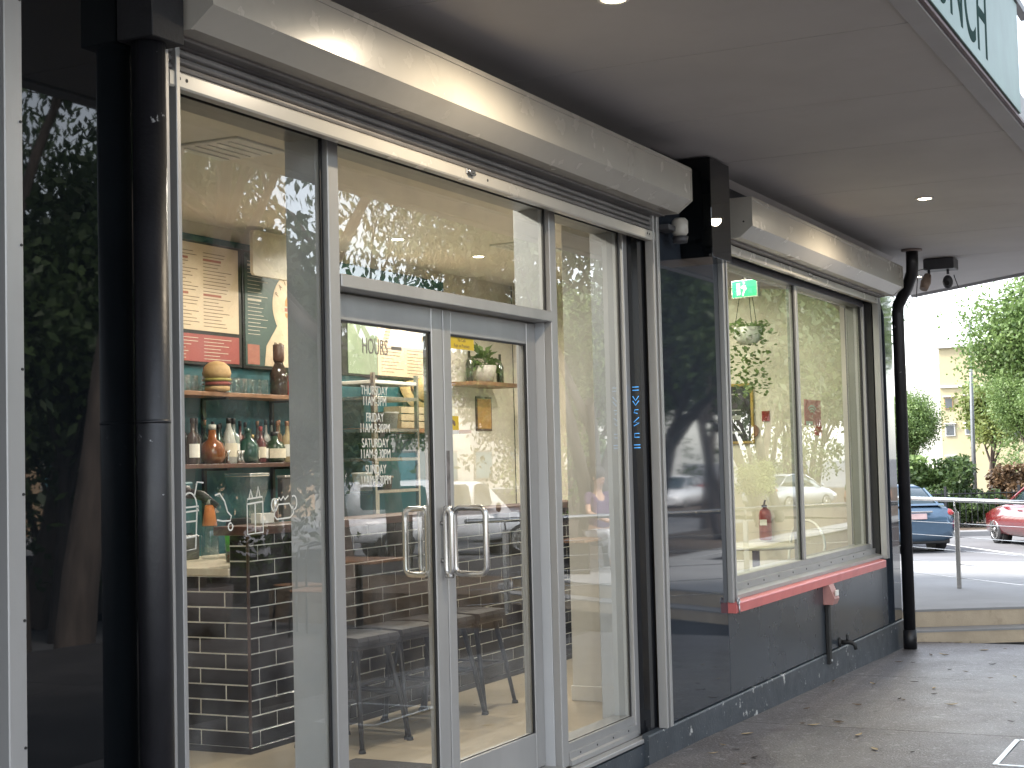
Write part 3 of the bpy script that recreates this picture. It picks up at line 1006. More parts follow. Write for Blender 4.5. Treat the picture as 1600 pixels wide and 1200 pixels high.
# bar stools
def make_stool(x, y, label, rz):
    t = thing('bar_stool', label, 'stool', (x, y, FL), rz, 'bar stools along the counter')
    pad = MB()
    for k in range(4):
        a = -.18 + k * .09
        pad.prism([(-.17 + 0, .525), (-.175, .545), (-.165, .565), (0, .572), (.165, .565), (.175, .545), (.17, .525)], a + .002, a + .088, 'x')
    pad.build('seat_pad', mat('slate vinyl', (.007, .007, .011), .7, 0, .2, 20, bump=.05), t, world=False)
    MB().box(-.17, .17, -.16, .16, .50, .5245, .006).build('seat_frame', BLACKMETAL, t, world=False)
    for (sx, sy) in ((-1, -1), (1, -1), (-1, 1), (1, 1)):
        l_ = MB().tube([(sx * .13, sy * .12, .50), (sx * .17, sy * .165, .26), (sx * .205, sy * .205, .012)], [.016, .014, .012], 8)
        lo = l_.build('leg', BLACKMETAL, t, world=False)
        MB().lathe([(.02, 0), (.017, .018)], sx * .206, sy * .206, 0, 10).build('foot', BLACKGASKET, lo, world=False)
    r_ = MB()
    c4 = [(-.165, -.16), (.165, -.16), (.165, .16), (-.165, .16)]
    for i in range(4):
        a, b_ = c4[i], c4[(i + 1) % 4]
        r_.tube([(a[0], a[1], .25), (b_[0], b_[1], .25)], .008, 6)
    r_.build('footrest', BLACKMETAL, t, world=False)
    return t


for k, (x, lab) in enumerate(((6.80, 'nearest dark padded bar stool by the counter end'), (7.22, 'second dark padded bar stool from the counter end'),
                              (7.64, 'third dark padded bar stool, behind the meeting door stiles'), (8.05, 'farthest dark padded bar stool of the row'))):
    make_stool(x, 1.27, lab, R(random.uniform(-5, 5)))
tag(MB().box(6.0, 6.42, .45, 1.02, FL, FL + .012, .004).build('door_mat', mat('dark mat', (.03, .026, .024), .95, 0, .3, 40, bump=.4, bscale=200)),
    'dark doormat on the beige floor inside the doors', 'mat')

# white column inside by the window side
t = thing('inner_column', 'plain white column inside the narrow side pane', 'column', (8.55, .6, FL))
MB().box(8.46, 8.62, .52, .78, FL, 3.40, .004).build('shaft', WHITEPAINT, t)
MB().box(8.452, 8.628, .512, .788, FL, FL + .09, .003).build('skirting', WHITEPAINT, t)

# ceiling grilles and lamps
for (x, y, sx, sy, lab) in ((6.45, 1.75, .42, .42, 'square ceiling grille above the bar end'), (10.7, 2.1, .6, .35, 'long ceiling grille seen through the fanlight')):
    t = thing('ceiling_grille', lab, 'grille', (x, y, 3.39), group='ceiling grilles')
    MB().box(x - sx / 2, x + sx / 2, y - sy / 2, y + sy / 2, 3.385, 3.399, .003).build('frame', WHITEPAINT, t)
    for k in range(5):
        yy = y - sy / 2 + sy * (k + 1) / 6
        MB().box(x - sx / 2 + .03, x + sx / 2 - .03, yy - .008, yy + .008, 3.379, 3.3848).build('louvre', WHITEPAINT, t)
for (x, y, lab) in ((9.75, 2.70, 'lit ceiling downlight left of two inside the fanlight view'), (10.95, 2.66, 'lit ceiling downlight right of two inside the fanlight view'),
                    (7.9, 2.25, 'added ceiling fill light over the menu boards'), (6.0, .9, 'added ceiling fill light just inside the doors'),  # lamps on this and the next line are added to brighten the room
                    (8.9, 1.0, 'added ceiling fill light over the middle of the floor'), (11.9, 1.5, 'added ceiling fill light over the dining tables'), (10.7, .75, 'added ceiling fill light just inside the sash window')):
    downlight(x, y, 3.40, lab, 25 if (x > 11.5 or lab.endswith('window')) else (27 if y > 2 else 32), (1, .91, .78), 'ceiling downlights inside')

# ---------------------------------------------------------------- back wall shelves
for (z, x1, mt_, lab, nm) in ((2.237, 9.6, WOOD, 'upper timber shelf on the teal wall holding glasses', 'wall_shelf'), (1.765, 9.6, DARKWOOD, 'lower timber shelf on the teal wall holding spirit bottles', 'wall_shelf')):
    t = thing(nm, lab, 'shelf', (8.6, 3.3, z - .02), group='shelves behind the bar')
    MB().box(7.2, x1, 3.14, 3.384, z - .03, z - .001, .003).build('board', mt_, t)
    for x in (7.45, 8.27, 9.05):
        MB().box(x, x + .03, 3.36, 3.3845, z - .40, z - .031, .002).build('bracket', BLACKMETAL, t)
        MB().box(x, x + .03, 3.17, 3.359, z - .046, z - .0315, .002).build('bracket_arm', BLACKMETAL, t)

GL = {}
def gl(name, col, rough=.08):
    return mat('bottle ' + name, col, rough, 0, .25, 12, spec=.6, coat=.3)


LAB = mat('paper label', (.62, .56, .44), .6, 0, .08, 20)
LABW = mat('white label', (.72, .70, .64), .6, 0, .06, 20)


def bottle(x, y, z, shape, h, r, col, capc, label, lab=True, labcol=None):
    t = thing('bottle', label, 'bottle', (x, y, z), group='bottles on the lower shelf')
    pr = {'std': [(r * .9, 0), (r, .01), (r, .58), (r * .8, .66), (r * .34, .74), (r * .3, .92), (r * .36, .93), (r * .34, .94)],
          'cone': [(r * .95, 0), (r, .02), (r * .95, .4), (r * .6, .68), (r * .3, .85), (r * .3, .93)],
          'jug': [(r * .8, 0), (r, .08), (r, .5), (r * .7, .66), (r * .32, .74), (r * .32, .9)],
          'round': [(r * .75, 0), (r, .15), (r * 1.02, .32), (r * .8, .5), (r * .35, .60), (r * .28, .85)],
          'sq': [(r, 0), (r, .6), (r * .7, .68), (r * .33, .73), (r * .3, .9)]}[shape]
    pr = [(a, b_ if i == 0 and b_ == 0 else (b_ * h if b_ > .012 else b_)) for i, (a, b_) in enumerate(pr)]
    MB().lathe(pr, x, y, z + .0005, 14 if shape != 'sq' else 4 * 3).build('body', col, t)
    top = pr[-1]
    MB().lathe([(top[0] * 1.12, 0), (top[0] * 1.12, h * .12), (top[0] * .9, h * .13)], x, y, z + top[1] - .004, 10).build('cap', capc, t)
    if lab:
        rr = r * 1.015
        b_ = MB(); b_.open = True
        n = 9
        vs = []
        for k in range(n + 1):
            a = R(190 + 110 * k / n)
            vs += [(x + rr * math.cos(a), y + rr * math.sin(a), z + h * .15), (x + rr * math.cos(a), y + rr * math.sin(a), z + h * .46)]
        b_.add(vs, [(2 * k, 2 * k + 2, 2 * k + 3, 2 * k + 1) for k in range(n)], True)
        b_.build('label', labcol or LAB, t)
    return t


BK = mat('black cap', (.015, .015, .018), .4)
SPEC = [(7.88, 'std', .28, .036, gl('clear', (.22, .26, .24)), BK, 'clear bottle at the left end of the lower shelf', True, LABW),
        (8.0, 'std', .285, .045, gl('brown', (.05, .035, .03)), BK, 'brown bottle with pink neck wrap on the lower shelf', True, LABW),
        (8.075, 'std', .285, .034, gl('smoke', (.035, .04, .045)), BK, 'slim dark bottle with black cap beside the amber decanter', False, LABW),
        (8.205, 'round', .27, .088, gl('amber', (.16, .055, .02)), mat('glass stopper', (.5, .5, .46), .1), 'round amber decanter on the lower shelf', False, LABW),
        (8.315, 'std', .25, .038, gl('dark green', (.02, .035, .025)), BK, 'short dark green bottle right of the amber decanter', True, LAB),
        (8.385, 'cone', .295, .055, gl('frosted', (.42, .42, .38), .3), BK, 'pale conical bottle with black cap on the lower shelf', True, LAB),
        (8.475, 'std', .29, .043, gl('clear', (.22, .26, .24)), BK, 'tall clear bottle with black cap and white side label', True, LABW),
        (8.60, 'jug', .235, .072, gl('green', (.02, .06, .045)), gl('green', (.02, .06, .045)), 'wide green jug bottle in the middle of the lower shelf', False, LAB),
        (8.685, 'cone', .19, .05, gl('olive', (.05, .06, .025)), mat('brass cap', (.35, .25, .1), .3, .8), 'small olive bottle with brass cap', True, LAB),
        (8.745, 'std', .24, .036, gl('red neck', (.10, .02, .02)), mat('red cap', (.3, .03, .03), .4), 'small bottle with red neck on the lower shelf', True, LAB),
        (8.80, 'sq', .22, .044, gl('cocoa', (.03, .02, .015)), BK, 'dark square bottle with hanging white tag', True, LABW),
        (8.905, 'jug', .215, .078, gl('bottle green', (.025, .05, .03)), BK, 'stout bottle-green jug with pale shoulder band', True, LAB),
        (8.985, 'std', .28, .036, gl('rum', (.13, .06, .03)), mat('copper cap', (.3, .16, .1), .3, .6), 'brown bottle behind the pale spirit bottles', True, LABW),
        (9.06, 'std', .28, .043, gl('pale gold', (.35, .28, .16)), mat('copper cap', (.3, .16, .1), .3, .6), 'pale gold bottle with tall white label', True, LABW),
        (9.15, 'std', .285, .050, gl('cream', (.42, .36, .24)), mat('copper cap', (.3, .16, .1), .3, .6), 'pale gold bottle at the right end of the lower shelf', True, LABW)]
for i, (x, sh, h, r_, col, cap, lab, hl_, lc) in enumerate(SPEC):
    bottle(x, 3.27 - .03 * (i % 2), 1.765, sh, h, r_, col, cap, lab, hl_, lc)
BACK = [(7.94, .27, 'clear'), (8.04, .29, 'smoke'), (8.14, .29, 'clear'), (8.26, .28, 'dark green'), (8.35, .27, 'brown'), (8.43, .26, 'smoke'), (8.53, .27, 'bottle green'), (8.65, .28, 'red neck'), (8.71, .27, 'clear'), (8.85, .28, 'brown'), (8.95, .29, 'frosted'), (9.02, .29, 'clear'), (9.11, .29, 'pale gold'), (9.21, .28, 'brown')]
COLS = {'clear': (.22, .26, .24), 'smoke': (.035, .04, .045), 'dark green': (.02, .035, .025), 'brown': (.05, .035, .03), 'bottle green': (.025, .05, .03), 'red neck': (.10, .02, .02), 'frosted': (.42, .42, .38), 'pale gold': (.35, .28, .16)}
ORD = ('first', 'second', 'third', 'fourth', 'fifth', 'sixth', 'seventh', 'eighth', 'ninth', 'tenth', 'eleventh', 'twelfth', 'thirteenth', 'last')
for i, (x, h, c) in enumerate(BACK):
    bottle(x, 3.345, 1.765, 'std', h, .032, gl(c, COLS[c]), BK if i % 3 else mat('copper cap'), ORD[i] + ' bottle from the left in the back row of the lower shelf', i % 2 == 0, LAB if i % 4 else LABW)
for i, x in enumerate((8.30, 8.42, 8.455, 8.92)):
    tag(MB().lathe([(.018, 0), (.010, .03), (.006, .055), (.018, .085), (.015, .086), (.004, .06)], x, 3.185, 1.766, 12).build('shot_measure', STEEL),
        ('first', 'second', 'third', 'last')[i] + ' small steel spirit measure from the left on the lower shelf edge', 'measure', 'spirit measures')
# upper shelf: tumblers, burger ornament, bottle and red pots
TUMB = glass_mat('tumbler glass', (.86, .93, .92), .10, 0)
for i, x in enumerate((7.92, 8.0, 8.08, 8.37, 8.45, 8.53, 8.61, 8.70, 8.78)):
    tag(MB().lathe([(.030, 0), (.036, .003), (.040, .105), (.037, .105), (.032, .01), (.001, .008)], x, 3.24, 2.2375, 14).build('tumbler', TUMB),
        ('first', 'second', 'third', 'fourth', 'fifth', 'sixth', 'seventh', 'eighth', 'last')[i] + ' clear tumbler from the left on the upper shelf', 'glass', 'tumblers on the upper shelf')
t = thing('burger_ornament', 'plush burger ornament with tan bun on the upper shelf', 'ornament', (8.2, 3.2, 2.2375))
BUN = mat('bun', (.42, .27, .12), .7, 0, .15, 12)
MB().lathe([(.05, 0), (.085, .01), (.088, .035), (.07, .042)], 8.21, 3.2, 2.238, 18).build('bottom_bun', BUN, t)
MB().lathe([(.085, 0), (.098, .012), (.08, .026)], 8.21, 3.2, 2.281, 18).build('patty', mat('patty red', (.22, .04, .03), .7), t)
MB().lathe([(.085, 0), (.10, .012), (.085, .022)], 8.21, 3.2, 2.308, 12).build('lettuce', mat('lettuce', (.30, .26, .06), .6), t)
MB().lathe([(.088, 0), (.097, .03), (.085, .075), (.05, .105), (.01, .115)], 8.21, 3.2, 2.331, 18).build('top_bun', BUN, t)
b = thing('bottle', 'big brown bottle standing on the upper shelf beside the red pots', 'bottle', (8.95, 3.2, 2.2375))
MB().lathe([(.062, 0), (.068, .02), (.068, .15), (.034, .22), (.03, .235)], 8.945, 3.22, 2.238, 16).build('body', gl('brown', (.05, .03, .025)), b)
MB().lathe([(.034, 0), (.040, .02), (.040, .12), (.034, .125)], 8.945, 3.22, 2.474, 16).build('cap', mat('brown cap', (.09, .04, .025), .5), b)
for (x, r_, h, ribbed, lab) in ((9.0, .036, .10, True, 'small ribbed red pot on the upper shelf'), (9.09, .056, .15, False, 'larger red pot holding a leafy plant on the upper shelf')):
    t = thing('red_pot', lab, 'pot', (x, 3.17, 2.2375))
    pf = [(r_ * .8, 0)]
    for k in range(9):
        pf.append((r_ * (.82 + .18 * k / 8) + (.003 if ribbed and k % 2 else 0), h * (k + .5) / 9))
    pf += [(r_ * 1.03, h), (r_ * .92, h), (r_ * .9, h * .9)]
    MB().lathe(pf, x, 3.17, 2.238, 16).build('pot', mat('red ceramic', (.5, .05, .03), .35), t)
    if not ribbed:
        lf = MB(); lf.open = True
        for k in range(60):
            a = random.uniform(0, 6.28); e = random.uniform(.2, 1.3); L = random.uniform(.04, .09)
            p0 = Vector((x + random.uniform(-.03, .03), 3.17 + random.uniform(-.03, .03), 2.38))
            d = Vector((math.cos(a) * math.cos(e), math.sin(a) * math.cos(e), math.sin(e)))
            s_ = d.cross(Vector((0, 0, 1))).normalized() * .012
            lf.add([p0, p0 + d * L * .5 + s_, p0 + d * L, p0 + d * L * .5 - s_], [(0, 1, 2, 3)])
        lf.build('foliage', LEAF_DK, t)

# ---------------------------------------------------------------- menu boards
PRINT_D = mat('print dark', (.17, .12, .08), .7)
PRINT_L = mat('print cream', (.55, .50, .40), .7)
PRINT_R = mat('print red', (.36, .14, .10), .7)


def lines(x0, x1, zt, zb, n, y, mt_, parent, cols=2, heads=(), hmt=None):
    b_ = MB()
    hb = MB()
    rnd = random.Random(int(x0 * 100) + n)
    cw = (x1 - x0) / cols
    for c in range(cols):
        for k in range(n):
            z = zt - (zt - zb) * (k + .5) / n
            if k in heads:
                hb.box(x0 + c * cw, x0 + c * cw + cw * .55, y, y + .0008, z - .008, z + .008)
                continue
            L = cw * rnd.uniform(.45, .88)
            b_.box(x0 + c * cw, x0 + c * cw + L, y, y + .0006, z - .0022, z + .0022)
    o_ = b_.build('print', mt_, parent)
    if heads: hb.build('heading', hmt or mt_, parent)


t = thing('menu_board', 'tall menu board, cream above and red below, left of the bar shelves', 'menu board', (8.3, 3.38, 2.44))
MB().box(7.50, 8.705, 3.355, 3.384, 2.428, 3.262, .004).build('frame', mat('board black', (.015, .015, .015), .4), t)
MB().box(7.52, 8.665, 3.351, 3.3545, 2.66, 3.245, .001).build('cream_sheet', mat('cream sheet', (.62, .50, .35), .55, 0, .04, 3), t)
MB().box(7.52, 8.665, 3.351, 3.3545, 2.45, 2.635, .001).build('red_sheet', mat('red sheet', (.32, .075, .065), .5, 0, .05, 3), t)
lines(7.92, 8.63, 3.20, 2.68, 22, 3.3495, PRINT_D, t, 2, (2, 12), PRINT_R)
lines(7.92, 8.63, 2.62, 2.46, 7, 3.3495, PRINT_L, t, 2)
t = thing('menu_board', 'dark green drinks board with round burger logo at its right', 'menu board', (9.2, 3.38, 2.44))
MB().box(8.722, 9.62, 3.355, 3.384, 2.428, 3.262, .004).build('frame', mat('board black'), t)
MB().box(8.74, 9.60, 3.351, 3.3545, 2.45, 3.245, .001).build('green_sheet', mat('green grey sheet', (.055, .095, .085), .5, 0, .05, 3), t)
lines(8.77, 9.06, 3.20, 2.66, 20, 3.3495, PRINT_L, t, 1, (1, 10))
lo_ = MB()
n = 40
poly = []
for k in range(n):
    a = 2 * math.pi * k / n
    poly.append((9.30 + .235 * math.cos(a), 2.90 + .235 * math.sin(a)))
lo_.prism(poly, 3.3495, 3.3508, 'y')
lo_.prism([(8.96, 2.455), (8.985, 2.60), (9.12, 2.75), (9.30, 2.78), (9.56, 2.78), (9.595, 2.50), (9.595, 2.455)], 3.3491, 3.3507, 'y')
lo_.build('logo_disc', mat('logo cream', (.60, .48, .33), .55), t)
b = MB()
b.prism([(9.22, 2.90), (9.22, 2.94), (9.25, 2.98), (9.30, 2.995), (9.35, 2.98), (9.38, 2.94), (9.38, 2.90)], 3.3482, 3.3489, 'y')
b.prism([(9.22, 2.83), (9.24, 2.815), (9.36, 2.815), (9.38, 2.83), (9.38, 2.85), (9.22, 2.85)], 3.3482, 3.3489, 'y')
b.build('logo_burger', mat('logo orange', (.52, .24, .08), .6), t)
MB().box(9.215, 9.385, 3.3482, 3.3489, 2.862, 2.888).build('logo_burger', PRINT_R, t)
for k, ch_ in enumerate('PATTY'):
    a = R(158 - k * 21)
    text('letter', ch_, PRINT_D, t, (9.30 + .165 * math.cos(a) - .012, 3.3488, 2.90 + .165 * math.sin(a)), .062, .7, rot=a - R(90))
text('letter', 'DE', PRINT_D, t, (9.07, 3.3485, 2.50), .19, .42)
b = MB(); b.box(8.76, 8.90, 3.3488, 3.3505, 2.46, 2.60); b.build('red_print', PRINT_R, t)
t = thing('menu_board', 'cream paper menu board on the teal wall behind the left door', 'menu board', (10.7, 3.38, 2.44))
MB().box(9.98, 11.42, 3.36, 3.384, 2.43, 3.20, .004).build('frame', mat('board black'), t)
MB().box(10.50, 11.385, 3.354, 3.3595, 2.45, 3.19, .001).build('cream_sheet', mat('cream sheet'), t)
MB().box(10.06, 10.492, 3.354, 3.3595, 2.45, 3.19, .001).build('green_sheet', mat('pale green sheet', (.20, .25, .17), .55), t)
lines(10.55, 11.36, 3.12, 2.47, 24, 3.3525, PRINT_D, t, 2, ())
tag(MB().prism(rrect(8.62, 9.12, 3.06, 3.375, .03), 3.19, 3.215, 'y').build('blank_panel', mat('cream panel', (.60, .54, .40), .4)),
    'blank cream rounded panel hung in front of the drinks board', 'panel')
# hat, guitar shaped ornaments and crates on the teal wall
t = thing('hat_ornament', 'straw brimmed hat hung on the teal wall under the menu', 'hat', (11.05, 3.35, 2.28))
STRAW = mat('straw', (.50, .36, .16), .8, 0, .2, 30, bump=.1)
b = MB(); b.lathe([(.20, 0), (.205, .004), (.10, .03), (.10, .05), (.09, .14), (.05, .165), (.01, .168)], 0, 0, 0, 24)
hb = b.build('hat', STRAW, t, world=False); hb.rotation_euler = (R(60), 0, R(-8)); hb.location = (0, -.03, .03)
b = MB(); b.lathe([(.103, .028), (.102, .048), (.098, .052)], 0, 0, 0, 24)
hb2 = b.build('hat_band', DARKWOOD, t, world=False); hb2.rotation_euler = (R(60), 0, R(-8)); hb2.location = (0, -.03, .03)
t = thing('spoon_ornament', 'pale wooden paddle ornament hung on the teal wall beside the hat', 'ornament', (11.45, 3.37, 2.3))
b = MB(); b.prism([(11.42, 2.30), (11.39, 2.36), (11.40, 2.42), (11.44, 2.45), (11.48, 2.43), (11.50, 2.37), (11.48, 2.30), (11.52, 2.22), (11.58, 2.20), (11.57, 2.16), (11.48, 2.18)], 3.365, 3.382, 'y')
b.build('paddle', STRAW, t)
for (x0, x1, z0, z1, lab) in ((11.12, 11.38, 2.12, 2.24, 'small red-brown timber crate below the straw hat'), (10.62, 11.05, 2.02, 2.2, 'pale timber crate below the straw hat')):
    t = thing('crate', lab, 'crate', ((x0 + x1) / 2, 3.3, z0))
    m_ = DARKWOOD if x1 > 11.2 else mat('pale timber', (.42, .34, .22), .6, 0, .2, 6)
    for k in range(3):
        hh = (z1 - z0) / 3
        MB().box(x0, x1, 3.22, 3.235, z0 + k * hh + .004, z0 + (k + 1) * hh - .004, .002).build('slat', m_, t)
    MB().box(x0, x1, 3.236, 3.384, z0, z0 + .012).build('base', m_, t)
    for x in (x0, x1 - .015):
        MB().box(x, x + .015, 3.236, 3.384, z0 + .012, z1).build('side', m_, t)
t = thing('wall_shelf', 'long timber shelf low on the teal wall carrying crates', 'shelf', (10.8, 3.3, 2.0))
MB().box(9.9, 11.66, 3.14, 3.3845, 1.985, 2.015, .003).build('board', WOOD, t)
# open steel rack behind the counter, left door view
t = thing('steel_rack', 'tall open steel shelving rack behind the bar', 'rack', (10.0, 3.1, FL))
for z in (1.30, 1.52, 1.76, 1.98, 2.22, 2.34):
    MB().box(9.72, 10.38, 2.92, 3.32, z, z + .025, .003).build('shelf', STEEL if z < 2.3 else WHITEPAINT, t)
for (x, y) in ((9.72, 2.92), (10.355, 2.92), (9.72, 3.295), (10.355, 3.295)):
    MB().box(x - .001, x + .026, y - .001, y + .026, FL, 2.42).build('upright', STEEL, t)
for i, (x, z, h, c, lab) in enumerate(((9.85, 1.545, .12, LABW, 'white tub on the steel rack lower shelf'), (10.1, 1.545, .09, STEEL, 'steel tub on the steel rack lower shelf'),
                                       (9.95, 1.785, .10, mat('green tub', (.2, .35, .25), .5), 'green tub on the steel rack'), (10.2, 2.005, .12, LABW, 'white tub on the steel rack upper shelf'))):
    tag(MB().lathe([(.075, 0), (.09, h), (.095, h), (.095, h + .012), (.02, h + .016)], x, 3.1, z + .001, 14).build('tub', c), lab, 'tub')
# shelf with plant beyond the right door leaf
t = thing('wall_shelf', 'short timber shelf with a potted plant beyond the right door', 'shelf', (12.1, 3.3, 2.43))
MB().box(11.72, 12.55, 3.10, 3.399, 2.405, 2.44, .003).build('board', WOOD, t)
t = thing('potted_plant', 'leafy plant in a cream pot on the short shelf', 'plant', (12.05, 3.22, 2.441))
MB().lathe([(.09, 0), (.12, .10), (.125, .15), (.115, .15), (.11, .12)], 12.08, 3.24, 2.4415, 18).build('pot', CREAMBOX, t)
lf = MB(); lf.open = True
for k in range(110):
    a = random.uniform(0, 6.28); e = random.uniform(-.3, 1.2); L = random.uniform(.14, .30)
    p0 = Vector((12.08, 3.24, 2.60)); d = Vector((math.cos(a) * math.cos(e), math.sin(a) * math.cos(e) * .5, math.sin(e)))
    s_ = d.cross(Vector((0, 0, 1))).normalized() * .028
    q = p0 + d * L
    lf.add([p0 + d * L * .45, p0 + d * L * .7 + s_, q + Vector((0, 0, -.05)), p0 + d * L * .7 - s_], [(0, 1, 2, 3)])
lf.build('foliage', LEAF_BR, t)
for x, lab in ((11.83, 'dark bottle left of the potted plant'), (12.42, 'dark bottle right of the potted plant')):
    tag(MB().lathe([(.03, 0), (.034, .01), (.034, .15), (.013, .20), (.012, .27)], x, 3.24, 2.441, 12).build('bottle', gl('wine', (.03, .03, .02))), lab, 'bottle')
t = thing('framed_picture', 'amber picture in a thin frame below the short shelf', 'picture', (12.4, 3.39, 2.1))
MB().box(12.22, 12.52, 3.385, 3.399, 2.02, 2.33, .003).build('frame', DARKWOOD, t)
MB().box(12.24, 12.50, 3.382, 3.3848, 2.04, 2.31).build('print', mat('amber print', (.45, .25, .07), .5, 0, .2, 4), t)

# ---------------------------------------------------------------- things on the bar
def T(name, label, cat, loc): return thing(name, label, cat, loc)


CLEARP = glass_mat('clear bottle plastic', (.80, .84, .82), .18, 0)
t = T('soft_drink_bottle', 'clear plastic bottle with orange label on the bench', 'bottle', (6.98, 2.3, 1.2215))
MB().lathe([(.042, 0), (.05, .01), (.05, .10), (.046, .16), (.040, .19)], 6.98, 2.32, 1.222, 16).build('body', CLEARP, t)
MB().lathe([(.042, 0), (.026, .11), (.024, .115)], 6.98, 2.32, 1.412, 16).build('label', mat('orange label', (.65, .22, .06), .5), t)
MB().lathe([(.018, 0), (.018, .03)], 6.98, 2.32, 1.528, 12).build('cap', ALU, t)
t = T('tumbler', 'glass with dark drink and green cup stacked on top', 'glass', (6.78, 2.02, 1.2215))
MB().lathe([(.030, 0), (.033, .003), (.040, .10), (.037, .10), (.030, .008)], 6.78, 2.02, 1.222, 16).build('body', TUMB, t)
MB().lathe([(.029, 0), (.032, .04)], 6.78, 2.02, 1.225, 14).build('drink', mat('cola', (.08, .02, .01), .1), t)
tag(MB().lathe([(.030, 0), (.038, .10), (.035, .10), (.028, .01)], 6.78, 2.02, 1.282, 16).build('green_cup', mat('green cup', (.06, .35, .03), .45)), 'bright green plastic cup standing in the tumbler', 'cup')
t = T('coffee_grinder', 'grey and black drink machine at the left end of the bench', 'machine', (6.95, 2.5, 1.2215))
MB().box(6.80, 7.02, 2.42, 2.60, 1.2215, 1.36, .008).build('base', mat('machine grey', (.13, .13, .13), .35, .4), t)
MB().box(6.86, 7.02, 2.46, 2.60, 1.3605, 1.66, .01).build('column', TEAL, t)
MB().lathe([(.055, 0), (.07, .03), (.06, .06)], 6.90, 2.47, 1.58, 14).build('head', BLACKMETAL, t)
b = MB(); b.tube([(6.93, 2.45, 1.60), (6.97, 2.36, 1.58), (7.0, 2.28, 1.52)], [.03, .028, .016], 10); b.build('handle', BLACKMETAL, t)
t = T('blender', 'drink blender with clear square jug behind the bottle', 'blender', (7.3, 2.3, 1.2215))
MB().box(7.22, 7.42, 2.22, 2.40, 1.2215, 1.44, .012).build('motor_base', CHARCOAL, t)
b = MB(); b.loft([[(7.32 - r_, 2.31 - r_, z), (7.32 + r_, 2.31 - r_, z), (7.32 + r_, 2.31 + r_, z), (7.32 - r_, 2.31 + r_, z)] for r_, z in ((.05, 1.4405), (.085, 1.60), (.09, 1.68))], smooth=False)
b.build('jug', CLEARP, t)
MB().box(7.225, 7.415, 2.215, 2.405, 1.681, 1.70, .004).build('lid', STEEL, t)
t = T('napkin_holder', 'chrome napkin holder with paper napkins on the timber top', 'napkin holder', (6.62, 1.72, 1.4345))
MB().box(6.56, 6.72, 1.66, 1.76, 1.4345, 1.44).build('base', STEEL, t)
MB().box(6.58, 6.70, 1.68, 1.74, 1.4405, 1.49).build('napkins', LABW, t)
MB().lathe([(.022, 0), (.022, .12), (.018, .13)], 6.76, 1.72, 1.4345, 12).build('shaker', STEEL, t)
t = T('till_screen', 'dark till screen on a stand on the bar top', 'screen', (8.8, 3.0, 1.36))
MB().box(8.66, 9.05, 3.0, 3.05, 1.37, 1.66, .006).build('screen', CHARCOAL, t)
MB().box(8.67, 9.05, 2.99, 3.06, 1.661, 1.675, .002).build('top_edge', ALU, t)
MB().box(8.82, 8.9, 3.01, 3.04, 1.221, 1.37).build('stand', CHARCOAL, t)
MB().box(8.6, 9.5, 2.8, 3.3, FL, 1.2205, .004).build('back_bench', STONE, ctr)

# ---------------------------------------------------------------- glass graphics (thin applied film)
FILM = mat('cream film', (.62, .62, .56), .6, 0, .05, 20)
gy = -.0014


def stroke(pts, parent, w=.0026, closed=False):
    b_ = MB()
    P = [Vector((p[0], 0, p[1])) for p in pts]
    n_ = len(P)
    L_, R_ = [], []
    for i in range(n_):
        d = (P[(i + 1) % n_] - P[i - 1]) if closed else (P[min(i + 1, n_ - 1)] - P[max(i - 1, 0)])
        d.normalize()
        s_ = Vector((-d.z, 0, d.x)) * w
        L_.append(P[i] + s_); R_.append(P[i] - s_)
    for i in range(n_ if closed else n_ - 1):
        j = (i + 1) % n_
        q = [L_[i], L_[j], R_[j], R_[i]]
        b_.add([(v.x, gy, v.z) for v in q] + [(v.x, gy + .0008, v.z) for v in q], [(0, 1, 2, 3), (4, 7, 6, 5), (0, 4, 5, 1), (2, 6, 7, 3), (1, 5, 6, 2), (0, 3, 7, 4)])
    return b_


def arcp(cx, cz, rx, rz, a0, a1, n_=12):
    return [(cx + rx * math.cos(R(a0 + (a1 - a0) * i / n_)), cz + rz * math.sin(R(a0 + (a1 - a0) * i / n_))) for i in range(n_ + 1)]


def graphic(label, strokes, cx, cz):
    t = thing('window_decal', label, 'decal', (cx, gy, cz), group='line drawings on the left pane')
    for (pts, closed) in strokes:
        stroke(pts, t, closed=closed).build('line', FILM, t)
    return t


graphic('line drawing of a domed cup with straw on the left pane',
        [([(3.855, 1.603), (3.862, 1.470), (3.918, 1.474), (3.928, 1.603)], False), ([(3.846, 1.605), (3.935, 1.608), (3.936, 1.595), (3.846, 1.59)], True),
         (arcp(3.89, 1.607, .037, .045, 0, 180), False), ([(3.915, 1.64), (3.93, 1.685), (3.962, 1.682)], False), ([(3.857, 1.56), (3.925, 1.562)], False), ([(3.859, 1.51), (3.92, 1.514)], False)], 3.89, 1.47)
graphic('line drawing of a curved drumstick on the left pane',
        [([(4.02, 1.64), (4.045, 1.645), (4.07, 1.62), (4.085, 1.585), (4.105, 1.57), (4.10, 1.555), (4.06, 1.555), (4.03, 1.56)], False),
         (arcp(4.10, 1.535, .012, .012, 60, 400), False)], 4.06, 1.54)
graphic('line drawing of two sauce bottles on the left pane',
        [([(4.192, 1.605), (4.192, 1.505), (4.28, 1.508), (4.28, 1.61)], False), ([(4.236, 1.605), (4.236, 1.507)], False),
         ([(4.19, 1.605), (4.282, 1.612), (4.277, 1.628), (4.195, 1.622)], True), ([(4.203, 1.624), (4.213, 1.652), (4.223, 1.625)], False), ([(4.245, 1.627), (4.255, 1.662), (4.265, 1.629)], False)], 4.236, 1.505)
